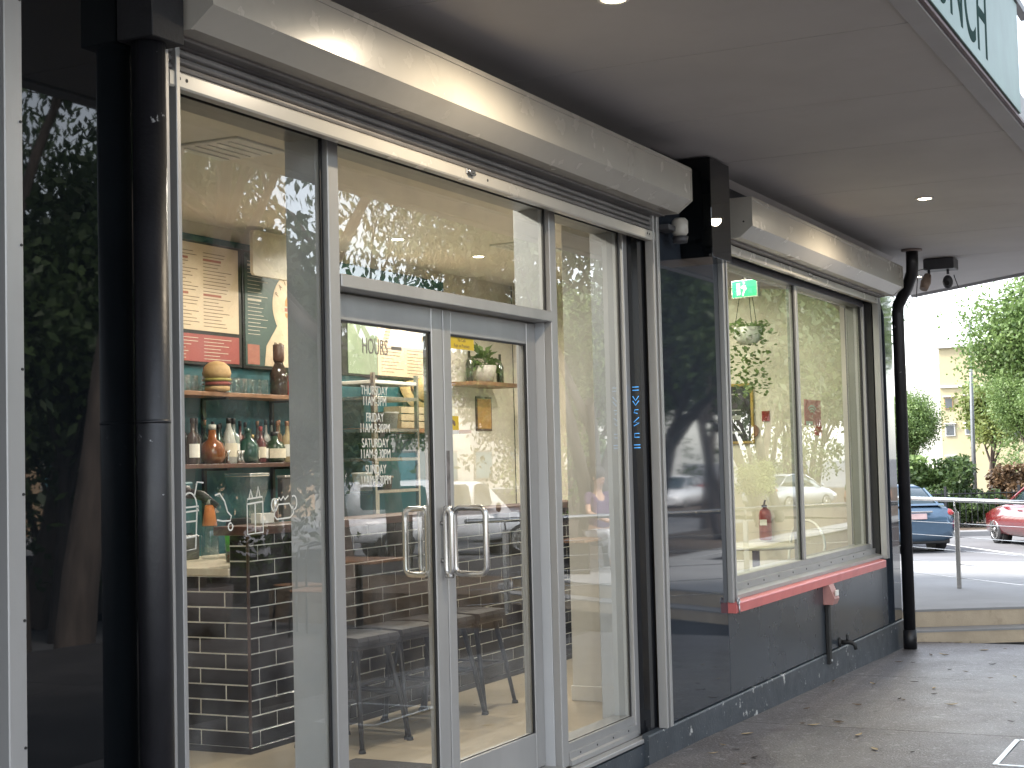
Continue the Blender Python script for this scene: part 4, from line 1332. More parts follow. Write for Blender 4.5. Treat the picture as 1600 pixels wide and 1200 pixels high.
graphic('line drawing of a burger with ear-like handles on the left pane',
        [([(4.35, 1.585), (4.345, 1.56), (4.36, 1.548), (4.44, 1.551), (4.46, 1.566), (4.455, 1.59)], False), ([(4.355, 1.577), (4.37, 1.598), (4.435, 1.60), (4.452, 1.58)], False),
         (arcp(4.348, 1.597, .018, .022, 60, 290), False), (arcp(4.462, 1.602, .018, .024, -110, 120), False),
         ([(4.365, 1.61), (4.375, 1.622), (4.385, 1.612), (4.40, 1.625), (4.41, 1.614), (4.43, 1.627)], False)], 4.40, 1.55)
# opening hours on the left door
hrs = thing('hours_lettering', 'opening hours lettering on the glass of the left door', 'lettering', (5.1, .067, 1.68))
HOURD = mat('hours film', (.20, .19, .16), .6, 0, .05, 20)
GX = 1.0
text('lettering', 'HOURS', HOURD, hrs, (5.035, .0672, 2.16), .088, .66)
MB().box(5.255, 5.335, .0668, .0674, 2.184, 2.198).build('lettering', HOURD, hrs)
yy = 2.03
for (bd, z, s_) in (('THURSDAY', 2.0, .05), ('11AM-3PM', 1.958, .05), ('FRIDAY', 1.895, .05), ('11AM-9.30PM', 1.853, .05), ('SATURDAY', 1.795, .05), ('11AM-9.30PM', 1.753, .05),
                    ('SUNDAY', 1.692, .05), ('11AM-8.30PM', 1.650, .05)):
    text('lettering', bd, FILM, hrs, (5.12, .0672, z), s_ * 1.0, .78, align='CENTER')
# yellow notices on the right leaf
t = thing('notice_sticker', 'yellow no cash notice at the top of the right door', 'sticker', (5.83, .066, 2.2))
YEL = mat('yellow sticker', (.60, .42, .02), .45, 0, .04, 10)
MB().box(5.732, 5.955, .0662, .0674, 2.218, 2.272).build('panel', YEL, t)
text('lettering', 'No Cash', PRINT_D, t, (5.843, .0659, 2.25), .022, .9, align='CENTER', ext=.0002)
text('lettering', 'Kept on Premises', PRINT_D, t, (5.843, .0659, 2.226), .022, .9, align='CENTER', ext=.0002)
t = thing('notice_sticker', 'small yellow camera warning sticker on the right door', 'sticker', (5.76, .066, 1.87))
MB().box(5.731, 5.80, .0662, .0674, 1.868, 1.928).build('panel', YEL, t)
b = MB(); b.prism([(5.737, 1.915), (5.765, 1.905), (5.772, 1.889), (5.76, 1.884), (5.737, 1.90)], .0656, .0660, 'y'); b.build('symbol', PRINT_D, t)
MB().box(5.731, 5.80, .0662, .0674, 1.85, 1.866).build('panel', LABW, t)
# wifi notice in the sash window
t = thing('wifi_sign', 'red notice with white wireless symbol in the right window pane', 'sign', (11.2, .02, 2))
REDS = mat('dusty red sheet', (.68, .24, .25), .5, 0, .06, 6)
MB().box(11.0, 11.44, .022, .026, 1.945, 2.135, .001).build('sheet', REDS, t)
gy = .0195
for rr in (.03, .05, .07):
    stroke(arcp(11.19, 2.02, rr * 2.0, rr, 40, 140), t, .006).build('symbol', LABW, t)
MB().lathe([(.009, 0), (.009, .001)], 11.19, .0195, 2.012, 12, 'y').build('symbol', LABW, t)
MB().box(11.02, 11.2, .0200, .0208, 1.95, 1.975).build('print', LABW, t)
MB().box(11.26, 11.46, .022, .026, 1.87, 1.94, .001).build('sheet', mat('bright red sheet', (.55, .08, .05), .5), t)
gy = -.0014

# ---------------------------------------------------------------- dining side
t = thing('exit_sign', 'green running man exit sign hung from the ceiling inside', 'exit sign', (11.0, .44, 2.97), R(-18))
t.scale = (.74, .74, .74)
EXG = mat('exit green', (.02, .5, .16), .4, emit=(.03, .75, .26), estr=.16, var=.02)
EXW = mat('exit white', (.85, .9, .85), .4, emit=(.8, 1, .85), estr=.16, var=.02)
b = MB(); b.box(-.022, .022, -.16, .16, -.08, .10, .003); b.build('housing', WHITEPAINT, t, world=False)
b = MB(); b.box(-.0245, -.0222, -.15, .15, -.07, .09); b.build('face', EXG, t, world=False)
b = MB(); b.box(-.0262, -.0247, .05, .09, -.05, .07)
b.ball((-.027, .0, .065), .014, 8, 6, (.2, 1, 1))
b.prism([(.02, .045), (-.02, .04), (-.03, .0), (-.01, -.01), (.01, -.06), (.03, -.055), (.005, .0), (.04, .02)], -.0262, -.0247, 'x')
b.build('symbol', EXW, t, world=False)
b = MB(); b.tube([(0, 0, .10), (0, 0, .58)], .008, 8); b.build('rod', WHITEPAINT, t, world=False)
t = thing('framed_poster', 'black and white poster in a gold frame on the end wall', 'poster', (12.98, 1.25, 1.85))
MB().box(12.965, 12.994, 1.04, 1.75, 1.84, 2.37, .004).build('frame', mat('gold frame', (.42, .29, .08), .4, .4), t)
MB().box(12.960, 12.9645, 1.065, 1.725, 1.865, 2.345).build('print', mat('black print', (.015, .016, .016), .4), t)
b = MB()
for (z, h) in ((2.27, .012), (2.13, .012), (2.05, .04), (1.93, .02)):
    b.box(12.9585, 12.9598, 1.15, 1.15 + random.uniform(.3, .55), z, z + h)
b.build('lettering', mat('poster grey', (.3, .3, .29), .6), t)
t = thing('fire_extinguisher', 'red fire extinguisher on the end wall below its sign', 'extinguisher', (12.85, .95, 1.0))
MB().lathe([(.045, 0), (.055, .01), (.055, .22), (.045, .255), (.02, .275), (.018, .29)], 12.92, .95, 1.0, 16).build('cylinder', mat('red enamel', (.26, .03, .025), .3, coat=.3), t)
b = MB(); b.box(12.86, 12.95, .938, .962, 1.285, 1.305, .003); b.tube([(12.89, .95, 1.30), (12.87, .93, 1.345)], .009, 6); b.build('valve', BLACKMETAL, t)
MB().box(12.862, 12.8645, .918, .982, 1.13, 1.18).build('label', LABW, t)
tag(MB().box(12.985, 12.994, .90, .97, 2.03, 2.12, .001).build('wall_notice', mat('red enamel')), 'small red location plate on the end wall above the extinguisher', 'sign')
tag(MB().prism([(1.06 + .06 * math.cos(R(a)), 1.95 + .06 * math.sin(R(a))) for a in range(0, 360, 20)], 12.975, 12.994, 'x').build('wall_plaque', WOOD), 'round timber plaque on the end wall beside the poster', 'plaque')
t = thing('hanging_plant', 'trailing green plant in a hanging pot by the end wall', 'plant', (12.3, .85, 2.7))
MB().lathe([(.07, 0), (.11, .05), (.12, .14), (.11, .14)], 12.3, .85, 2.66, 14).build('pot', WHITEPAINT, t)
b = MB()
for k in range(3):
    a = k * 2.1
    b.tube([(12.3 + .11 * math.cos(a), .85 + .11 * math.sin(a), 2.8), (12.3, .85, 3.399)], .003, 5)
b.build('hanger', BLACKMETAL, t)
lf = MB(); lf.open = True
for k in range(420):
    a = random.uniform(0, 6.28); rr = random.uniform(.03, .24); dz = random.uniform(0, .62) * (1 if k % 3 else .2)
    p = Vector((12.3 + rr * math.cos(a) * .8, .85 + rr * math.sin(a) * (1 - .4 * dz), 2.86 - dz))
    d = Vector((random.uniform(-1, 1), random.uniform(-1, 1), random.uniform(-1, .4))).normalized() * random.uniform(.03, .06)
    s_ = d.cross(Vector((.3, .2, 1))).normalized() * .018
    lf.add([p, p + d * .5 + s_, p + d, p + d * .5 - s_], [(0, 1, 2, 3)])
lf.build('foliage', LEAF_BR, t)


def cafe_table(x, y, label):
    t = thing('cafe_table', label, 'table', (x, y, FL), group='inside cafe tables')
    MB().lathe([(.34, .72), (.35, .725), (.35, .742), (.34, .747)], 0, 0, 0, 28).build('table_top', mat('pale laminate', (.55, .50, .40), .35), t, world=False)
    MB().lathe([(.03, .02), (.03, .7195)], 0, 0, 0, 12).build('stem', BLACKMETAL, t, world=False)
    MB().lathe([(.22, 0), (.21, .012), (.04, .03)], 0, 0, 0, 20).build('base', BLACKMETAL, t, world=False)


def hoop_chair(x, y, rz, label, mt_, seat_mt):
    t = thing('cafe_chair', label, 'chair', (x, y, FL), rz, group='hoop back chairs')
    MB().lathe([(.19, .44), (.205, .45), (.205, .465), (.19, .47)], 0, 0, 0, 20).build('seat', seat_mt, t, world=False)
    b_ = MB(); b_.tube([(-.17, -.15, .45), (-.20, -.19, .62)] + [(-.20 * math.cos(R(a)), -.21, .70 + .20 * math.sin(R(a))) for a in range(0, 181, 20)] + [(.20, -.19, .62), (.17, -.15, .45)], .011, 8)
    b_.build('back_hoop', mt_, t, world=False)
    for (sx, sy) in ((-1, -1), (1, -1), (-1, 1), (1, 1)):
        MB().tube([(sx * .14, sy * .13, .44), (sx * .19, sy * .19, 0)], .011, 8).build('leg', mt_, t, world=False)


WHM = mat('white metal', (.78, .77, .72), .3, .1)
cafe_table(11.6, .62, 'round cafe table just inside the sash window')
cafe_table(11.6, 2.3, 'round cafe table by the rear wall')
hoop_chair(10.85, .42, R(200), 'white hoop back chair just inside the sash window', WHM, STRAW)
hoop_chair(12.25, .55, R(60), 'white hoop back chair between the table and the end wall', WHM, STRAW)
hoop_chair(10.95, 2.25, R(250), 'white hoop back chair at the rear table', WHM, STRAW)

# ================================================================== vegetation


def leaves(n, centers, spread, L, Wd, droop, rnd, shade=.35):
    """leaf-sized faces scattered round branch tips"""
    vs, fs = [], []
    for i in range(n):
        c, r_ = centers[rnd.randrange(len(centers))]
        u = Vector((rnd.gauss(0, 1), rnd.gauss(0, 1), rnd.gauss(0, 1)))
        u = u.normalized() * r_ * (rnd.random() ** .45)
        p = c + Vector((u.x, u.y, u.z * .75))
        d = Vector((rnd.uniform(-1, 1), rnd.uniform(-1, 1), rnd.uniform(-1, .6) - droop)).normalized()
        s_ = d.cross(Vector((rnd.uniform(-1, 1), rnd.uniform(-1, 1), rnd.uniform(-1, 1)))).normalized()
        l_ = L * rnd.uniform(.6, 1.3); w = Wd * rnd.uniform(.7, 1.2)
        k = len(vs)
        vs += [p, p + d * l_ * .45 + s_ * w, p + d * l_, p + d * l_ * .45 - s_ * w]
        fs.append((k, k + 1, k + 2, k + 3))
    return vs, fs


def tree_meshes(seed, height, spread, nleaf, L, Wd, droop, trunk_r, lmat, bmat, stems=1, lean=.15, base=.3, low=0):
    rnd = random.Random(seed)
    tb = MB()
    tips = []

    def limb(p, d, r_, ln, depth):
        pts = [p]
        q = p.copy(); dd = d.copy()
        n_ = 5
        rr = [r_]
        for i in range(n_):
            dd = (dd + Vector((rnd.uniform(-1, 1), rnd.uniform(-1, 1), rnd.uniform(-.4, .7))) * .16).normalized()
            q = q + dd * ln / n_
            pts.append(q.copy()); rr.append(r_ * (1 - .5 * (i + 1) / n_))
            if depth <= 1 and i >= 2:
                tips.append((q.copy(), spread * rnd.uniform(.16, .30)))
        tb.tube(pts, rr, 7 if depth > 1 else 5, cap=False)
        if depth <= 0:
            tips.append((q.copy(), spread * rnd.uniform(.2, .34)))
            return
        for k in range(rnd.choice((2, 3, 3))):
            a = rnd.uniform(0, 6.28)
            tilt = rnd.uniform(.45, .95)
            side = Vector((math.cos(a), math.sin(a), 0))
            nd = (dd * math.cos(tilt) + side * math.sin(tilt)).normalized()
            limb(pts[-1 - rnd.choice((0, 1))], nd, rr[-1] * .8, ln * rnd.uniform(.62, .85), depth - 1)

    for s_ in range(stems):
        a = rnd.uniform(0, 6.28)
        d = Vector((math.cos(a) * lean, math.sin(a) * lean, 1)).normalized()
        limb(Vector((rnd.uniform(-.3, .3) * (stems > 1), rnd.uniform(-.3, .3) * (stems > 1), 0)), d, trunk_r, height * base, 3)
    zmax = max(t[0].z for t in tips)
    k = height / (zmax + .3)
    tb.v = [(x * 1, y * 1, z * k) for (x, y, z) in tb.v]
    tips = [(Vector((c.x, c.y, c.z * k)), r_) for c, r_ in tips]
    for j in range(low):
        a = rnd.uniform(0, 6.28); rr = spread * .5 * rnd.random() ** .5
        tips.append((Vector((rr * math.cos(a), rr * math.sin(a), height * rnd.uniform(.12, .7))), spread * rnd.uniform(.10, .2)))
    vs, fs = leaves(nleaf, tips, spread, L, Wd, droop, rnd)
    lb = MB(); lb.open = True
    lb.add(vs, fs)
    return tb.mesh('trunk', bmat), lb.mesh('crown', lmat)


def tree(meshes, loc, rz, sc, label, group, name='tree'):
    t = thing(name, label, 'tree', loc, rz, group)
    t.scale = (sc, sc, sc)
    for nm, me in zip(('trunk', 'crown'), meshes):
        o = bpy.data.objects.new(nm, me); COL.objects.link(o); o.parent = t
    return t


GUM = [tree_meshes(11 + k, 9.5, 4.6, 5600, .18, .030, .9, .20, LEAF_GUM, BARK, 1, .2, .30) for k in range(2)]
SPARSE = tree_meshes(15, 9.5, 5.2, 2600, .19, .032, .9, .20, LEAF_GUM, BARK, 1, .2, .30)
MULTI = [tree_meshes(31 + k, 7.5, 4.4, 13000, .19, .042, .5, .15, LEAF_DK, BARKD, 3, .5, .22) for k in range(2)]
ROUND = [tree_meshes(51 + k, 8.0, 4.6, 16000, .18, .055, .1, .2, LEAF_BR, BARK, 1, .1, .22) for k in range(2)]
BUSHY = tree_meshes(81, 7.6, 4.2, 34000, .13, .042, .2, .16, LEAF_BR, BARK, 4, .4, .17, 26)
DENSE = tree_meshes(82, 7.0, 4.6, 15000, .22, .06, .5, .16, LEAF_DK, BARKD, 3, .4, .17, 24)
YELL = tree_meshes(71, 5.0, 3.2, 7000, .18, .055, .1, .12, LEAF_YE, BARK, 2, .4, .2)

# street trees behind the camera; they show in the glass and in the glossy panels
for k, (x, y, kind, rz, sc) in enumerate((
        (9.0, -9.2, GUM[0], .3, 1.0), (13.5, -10.5, GUM[1], 1.9, 1.1), (18.2, -8.6, SPARSE, 2.6, 1.0), (25.0, -11.8, SPARSE, 4.6, 1.05),
        (22.6, -6.7, MULTI[0], .4, .95), (25.8, -7.6, MULTI[1], 1.1, 1.0), (30.2, -7.4, MULTI[0], 2.7, 1.0), (38.0, -8.6, MULTI[1], 3.6, 1.0),
        (39.0, -11.0, ROUND[0], .5, 1.0), (46.0, -13.0, ROUND[1], 1.0, 1.15), (54.0, -10.0, ROUND[0], 2.0, 1.2), (40.0, -14.6, BUSHY, 1.1, 1.0), (35.5, -13.2, BUSHY, 3.3, .9),
        (36.0, -25.5, ROUND[1], 3.0, .75), (50.0, -26.5, ROUND[0], 4.1, .8), (24.0, -26.0, ROUND[1], 5.2, .75), (5.0, -11.0, GUM[1], .9, 1.05), (64, -17, ROUND[1], 2.2, 1.2),
        (12.0, -27, ROUND[0], 1.3, .75), (15.6, -9.8, GUM[0], 4.4, 1.0), (15.2, -11.4, DENSE, 1.4, .85), (18.8, -11.9, DENSE, 2.9, .95), (21.0, -11.6, DENSE, 4.9, .58), (17.6, -12.4, DENSE, .4, 1.1), (18.6, -11.6, MULTI[1], .2, .72), (16.4, -13.0, GUM[1], 3.2, 1.1), (20.6, -13.6, ROUND[0], 3.9, .66), (13.2, -13.0, MULTI[0], 5.1, .8), (24.4, -15.5, ROUND[1], .6, .66))):
    z = .05 if (17.5 < x < 40 and -9.5 < y < -5.7) else -.45
    tree(kind, (x, y, z), rz, sc, 'street tree reflected in the shop glass', 'street trees across the footpath')
for (x, y, rz, sc) in ((12.5, -16.5, .2, .72), (16.0, -18.0, 1.2, .72), (20.0, -19.5, 2.3, .75), (24.5, -20.5, 3.1, .72), (28.5, -22.0, 4.4, .75), (9.0, -15.0, 5.0, .75), (33.0, -24.5, .8, .8),
                       (42.0, -24.5, 1.7, .85), (48.0, -20.0, 2.8, .8), (56.0, -24.0, 4.0, 1.2), (66.0, -23.0, 5.2, 1.2), (74.0, -20.0, .4, 1.2), (84.0, -22.0, 1.6, 1.3), (96.0, -24.0, 3.0, 1.3)):
    tree(DENSE, (x, y, -.45), rz, sc, 'low-crowned dark street tree reflected in the shop glass', 'dark street trees across the road')
for (x, y, rz, sc) in ((6.5, -8.6, .4, 1.05), (12.4, -8.6, 3.7, 1.1)):
    tree(GUM[int(x) % 2], (x, y, -.45), rz, sc, 'gum tree beside the footpath, reflected in the shop glass', 'gum trees along the footpath')
tree(YELL, (35.4, -8.1, .05), 0, .34, 'low yellow-green bush reflected in the sash window', 'street trees across the footpath', 'bush')

# trees and shrubs beyond the car park, seen past the corner
tree(BUSHY, (50.0, 2.95, -.3), .7, 1.08, 'tall bright green tree at the right edge beyond the car park', 'trees beyond the car park')
tree(BUSHY, (45.4, 7.0, -.3), 2.1, .52, 'smaller bushy green tree close to the corner downpipe', 'trees beyond the car park')
tree(BUSHY, (48.4, 3.5, -.3), 3.9, .60, 'lower green tree in front of the tall bright tree', 'trees beyond the car park')
tree(BUSHY, (47.6, 2.2, -.3), 5.2, .62, 'green tree low at the right edge behind the red car', 'trees beyond the car park')
tree(GUM[0], (44.5, 8.6, -.3), 3.3, .80, 'thin-leaved tree top just past the corner downpipe', 'trees beyond the car park')
tree(YELL, (60.0, 6.9, -.3), 1.0, 1.0, 'yellow-green tree beside the lamp post', 'trees beyond the car park')
tree(BUSHY, (55.0, 3.9, -.3), 4.4, .8, 'pale green tree low behind the russet shrub', 'trees beyond the car park')
tree(BUSHY, (58.0, 9.7, -.3), 5.0, .36, 'low round green tree in front of the pale apartment block', 'trees beyond the car park')
tree(ROUND[1], (56.0, -1.0, -.3), 5.5, 1.1, 'broad green tree past the right edge of the view', 'trees beyond the car park')


def shrub_mesh(seed, rx, rz_, nleaf, lm):
    rnd = random.Random(seed)
    tips = []
    tb = MB()
    for k in range(16):
        a = rnd.uniform(0, 6.28); e = rnd.uniform(.25, 1.45)
        d = Vector((math.cos(a) * math.cos(e) * rx, math.sin(a) * math.cos(e) * rx, math.sin(e) * rz_))
        tb.tube([(0, 0, 0), tuple(d * .5 + Vector((0, 0, .08))), tuple(d)], [.025, .015, .006], 5, cap=False)
        for f in (.55, .8, 1):
            tips.append((d * f, .28 * rx))
    vs, fs = leaves(nleaf, tips, 1, .15, .05, .0, rnd)
    lb = MB(); lb.open = True; lb.add(vs, fs)
    return tb.mesh('stems', BARK), lb.mesh('foliage', lm)


def shrub(ms, loc, sc, label, rz=0):
    t = thing('shrub', label, 'shrub', loc, rz, 'shrubs along the fence')
    t.scale = (sc, sc, sc)
    for nm, me in zip(('stems', 'foliage'), ms):
        o = bpy.data.objects.new(nm, me); COL.objects.link(o); o.parent = t


SG = shrub_mesh(5, 1.15, 1.75, 5200, LEAF_DK)
SB = shrub_mesh(6, 1.0, 1.7, 4500, LEAF_BR)
SR = shrub_mesh(7, 1.0, 1.7, 4500, LEAF_RED)
for (u_, dd_, ms, sc, lab, rz) in ((1488, 0, SG, 1.0, 'dense dark green shrub between the blue and red cars', 0), (1448, .6, SB, .9, 'bright green shrub left of the dark shrub', 1),
                                   (1405, .3, SB, 1.1, 'bright green shrub hidden partly by the downpipe', 2), (1578, .2, SR, .92, 'russet leaved shrub above the red car', 0),
                                   (1640, .3, SR, 1.05, 'russet leaved shrub at the right edge of the view', 2), (1520, -.5, SG, .55, 'low dark shrub beside the fence post', 3), (1370, .2, SG, 1.1, 'dark shrub behind the downpipe', 4)):
    shrub(ms, (42.4 + (u_ - 1420) * .0078 + dd_, 6.08 - (u_ - 1420) * .01565, -.3), sc, lab, rz)

# picket fence behind the kerb
fc = thing('picket_fence', 'black metal picket fence along the garden bed', 'fence', (44, 4.6, -.3))
FM = BLACKMETAL
p0 = kc + hl * -6 + hd * .9; p1 = kc + hl * 10 + hd * .9
for z in (-.18, .62):
    MB().tube([(p0.x, p0.y, z), (p1.x, p1.y, z)], .018, 6).build('rail', FM, fc)
Ln = (p1 - p0).length
pm = MB().box(-.008, .008, -.008, .008, -.24, .72, .001).mesh('picket', FM)
k = 0
s_ = 0
while s_ < Ln:
    q = p0.lerp(p1, s_ / Ln)
    inst('picket', pm, fc, (q.x, q.y, 0))
    s_ += .16
pm2 = MB().box(-.035, .035, -.035, .035, -.3, .82, .004).mesh('post', FM)
for s_ in range(0, int(Ln) + 1, 2):
    q = p0.lerp(p1, (s_ + .3) / Ln)
    inst('post', pm2, fc, (q.x, q.y, 0))

# handrail with wires on the landing
hr = thing('handrail', 'stainless handrail with thin wires along the landing edge', 'handrail', (15.8, -.3, .31))
P0 = Vector((17.4, .95, 0)); PM = Vector((16.35, -.03, 0)); P1 = Vector((14.9, -1.38, 0)); P2 = Vector((12.9, -3.2, 0))
dirr = (P1 - PM).normalized()
b = MB(); a0 = PM - dirr * 2.6; a1 = PM + dirr * 5.2
b.tube([(a0.x, a0.y, 1.235), (PM.x, PM.y, 1.225), (a1.x, a1.y, 1.19)], .022, 12); b.build('top_rail', STEEL, hr)
for s_ in (-2.2, 0, 2.4, 4.8):
    q = PM + dirr * s_
    po = MB().box(q.x - .022, q.x + .022, q.y - .022, q.y + .022, .311, 1.10, .003).build('post', STEEL, hr)
    MB().tube([(q.x, q.y, 1.10), (q.x - .02, q.y + .01, 1.135), (q.x - .03, q.y + .012, 1.15), (q.x - .03, q.y + .012, 1.215)], .008, 8).build('bracket', STEEL, hr)
for z in (.42, .56, .70, .84, .98):
    MB().tube([(a0.x, a0.y, z), (a1.x, a1.y, z)], .0035, 5).build('wire', STEEL, hr)

# lamp post
t = thing('lamp_post', 'slim grey lamp post rising among the trees past the car park', 'lamp post', (56.6, 6.85, -.4))
MB().tube([(56.6, 6.85, -.4), (56.6, 6.85, 2.0), (56.55, 6.8, 6.4)], [.09, .075, .05], 10).build('pole', mat('lamp grey', (.16, .17, .18), .5, .3), t)
b = MB(); b.tube([(56.55, 6.8, 6.4), (56.4, 6.3, 6.75), (56.3, 5.9, 6.78)], .04, 8); b.build('arm', mat('lamp grey'), t)
MB().box(56.1, 56.4, 5.3, 5.95, 6.70, 6.80, .02).build('luminaire', mat('lamp grey'), t)

# pale apartment block past the trees
bd = thing('apartment_block', 'pale cream apartment block with small windows beyond the trees', 'building', (86, 12, -.4))
CRE = mat('cream render', (.36, .31, .19), .8, 0, .05, 1.0)
BWH = mat('white render', (.6, .59, .55), .8, 0, .05, 1.0)
MB().box(81.0, 95, 2.0, 12.7, -.44, 7.1).build('wall', CRE, bd)
MB().box(82.5, 97, 12.72, 22, -.44, 6.4).build('wall', BWH, bd)
MB().box(80.8, 95.2, 1.8, 12.9, 7.1, 7.3, .02).build('roof', BWH, bd)
MB().box(80.86, 80.998, 9.5, 12.7, 5.05, 5.15).build('ledge', BWH, bd)
SH = mat('timber screen', (.32, .2, .1), .6)
DG = mat('dark window glass', (.05, .06, .07), .08)
for (y0, y1, z0, z1, sh) in ((12.05, 12.5, 3.95, 4.55, 1), (11.0, 11.45, 4.0, 4.6, 1), (12.0, 12.5, 2.55, 3.15, 0), (11.1, 11.5, 2.6, 3.15, 0), (8.8, 9.5, 4.0, 4.7, 1), (8.8, 9.5, 2.4, 3.2, 0), (6.0, 6.9, 4.0, 4.8, 0), (12.0, 12.5, .6, 1.5, 0)):
    w_ = MB().box(80.93, 81.05, y0, y1, z0, z1, .005).build('window', SH if sh else BWH, bd)
    MB().box(80.915, 80.929, y0 + .05, y1 - .05, z0 + .05, z1 - .05).build('pane', DG, w_)
    MB().box(80.80, 80.99, y0 - .06, y1 + .06, z1 + .02, z1 + .08).build('hood', BWH, w_)

# buildings across the street (only in the reflections)
t = thing('street_building', 'orange brick building across the street, reflected in the doors', 'building', (45, -36, -.4))
MB().box(30, 58, -44, -36, -.4, 3.0).build('wall', mat('peach render', (.55, .38, .24), .8, 0, .08, .6), t)
MB().box(29.8, 58.2, -44.2, -35.7, 3.0, 3.3).build('roof', BWH, t)
for k in range(6):
    x = 32 + k * 4.3
    w_ = MB().box(x, x + 1.6, -35.995, -35.9, .6, 2.2).build('window', BWH, t)
    MB().box(x + .1, x + 1.5, -35.89, -35.88, .7, 2.1).build('pane', mat('blue window', (.10, .22, .26), .1), w_)
t = thing('street_building', 'white office building across the street, reflected in the glass', 'building', (80, -38, -.4))
MB().box(62, 110, -50, -38, -.4, 7.5).build('wall', BWH, t)
MB().box(61.7, 110.3, -50.3, -37.6, 7.5, 7.9).build('roof', ALU_D, t)
for k in range(10):
    for j in range(2):
        x = 64 + k * 4.4; z = .8 + j * 3.4
        w_ = MB().box(x, x + 2.2, -37.995, -37.9, z, z + 1.7).build('window', ALU_D, t)
        MB().box(x + .1, x + 2.1, -37.89, -37.88, z + .1, z + 1.6).build('pane', mat('blue window'), w_)
t = thing('street_building', 'brown brick building across the street, reflected low in the left glass', 'building', (8, -38, -.4))
MB().box(-14, 22, -48, -36, -.4, 4.2).build('wall', mat('brown brick', (.26, .14, .09), .85, 0, .2, 3), t)
MB().box(-14.3, 22.3, -48, -35.6, 4.2, 4.5).build('roof', ALU_D, t)
for k in range(7):
    x = -10 + k * 4.4
    w_ = MB().box(x, x + 1.8, -35.995, -35.9, .7, 2.4).build('window', BWH, t)
    MB().box(x + .1, x + 1.7, -35.89, -35.88, .8, 2.3).build('pane', mat('blue window'), w_)

# ================================================================== vehicles


def wheel(t, x, y, z, r_, w, rimc):
    """wheel with its axle along y"""
    tyre = MB().lathe([(r_ * .68, -w / 2), (r_ * .93, -w / 2), (r_, -w * .36), (r_, w * .36), (r_ * .93, w / 2), (r_ * .68, w / 2)], x, y, z, 26, 'y').build('wheel', mat('tyre rubber', (.018, .018, .019), .8), t, world=False)
    out = -1 if y < 0 else 1
    rm = MB()
    rm.lathe([(r_ * .70, 0), (r_ * .70, out * .012), (r_ * .62, out * .012), (r_ * .60, out * -.03), (.001, out * -.03)], x, y + out * w / 2, z, 24, 'y')
    for k in range(5):
        a = 2 * math.pi * k / 5
        for da in (-.16, .16):
            c, s_ = math.cos(a), math.sin(a)
            p = [(x + c * r_ * .1, z + s_ * r_ * .1), (x + math.cos(a + da - .06) * r_ * .66, z + math.sin(a + da - .06) * r_ * .66), (x + math.cos(a + da + .06) * r_ * .66, z + math.sin(a + da + .06) * r_ * .66)]
            rm.prism(p, y + out * (w / 2 - .02), y + out * (w / 2 + .012), 'y')
    rm.lathe([(r_ * .17, 0), (r_ * .17, out * .016), (.001, out * .02)], x, y + out * w / 2, z, 14, 'y')
    rm.build('rim', rimc, tyre, world=False)


def shell(t, name, secs, mt_):
    return MB().loft(secs, smooth=True).build(name, mt_, t, world=False)


def body_sec(x, zb, zs, zt, wb, ws, wt):
    """closed cross-section ring: sill, side bulge, shoulder, top"""
    half = [(0, zb), (wb * .75, zb), (wb, zb + .06), (ws, zb + (zs - zb) * .55), (ws * .985, zs), (wt, zt - .01), (wt * .6, zt), (0, zt + .008)]
    ring = [(x, y, z) for y, z in half] + [(x, -y, z) for y, z in reversed(half[1:-1])]
    return ring


def glass_sec(x, z0, w0, z1, w1):
    half = [(0, z0), (w0, z0), (w1, z1 - .03), (w1 * .85, z1), (0, z1 + .012)]
    return [(x, y, z) for y, z in half] + [(x, -y, z) for y, z in reversed(half[1:-1])]


def arches(t, xs, y, r_):
    for x in xs:
        for s_ in (-1, 1):
            b_ = MB(); b_.lathe([(r_, 0), (r_, -s_ * .22)], x, s_ * y, r_ * .84 + .0, 22, 'y')
            b_.build('wheel_arch', BLACKGASKET, t, world=False)


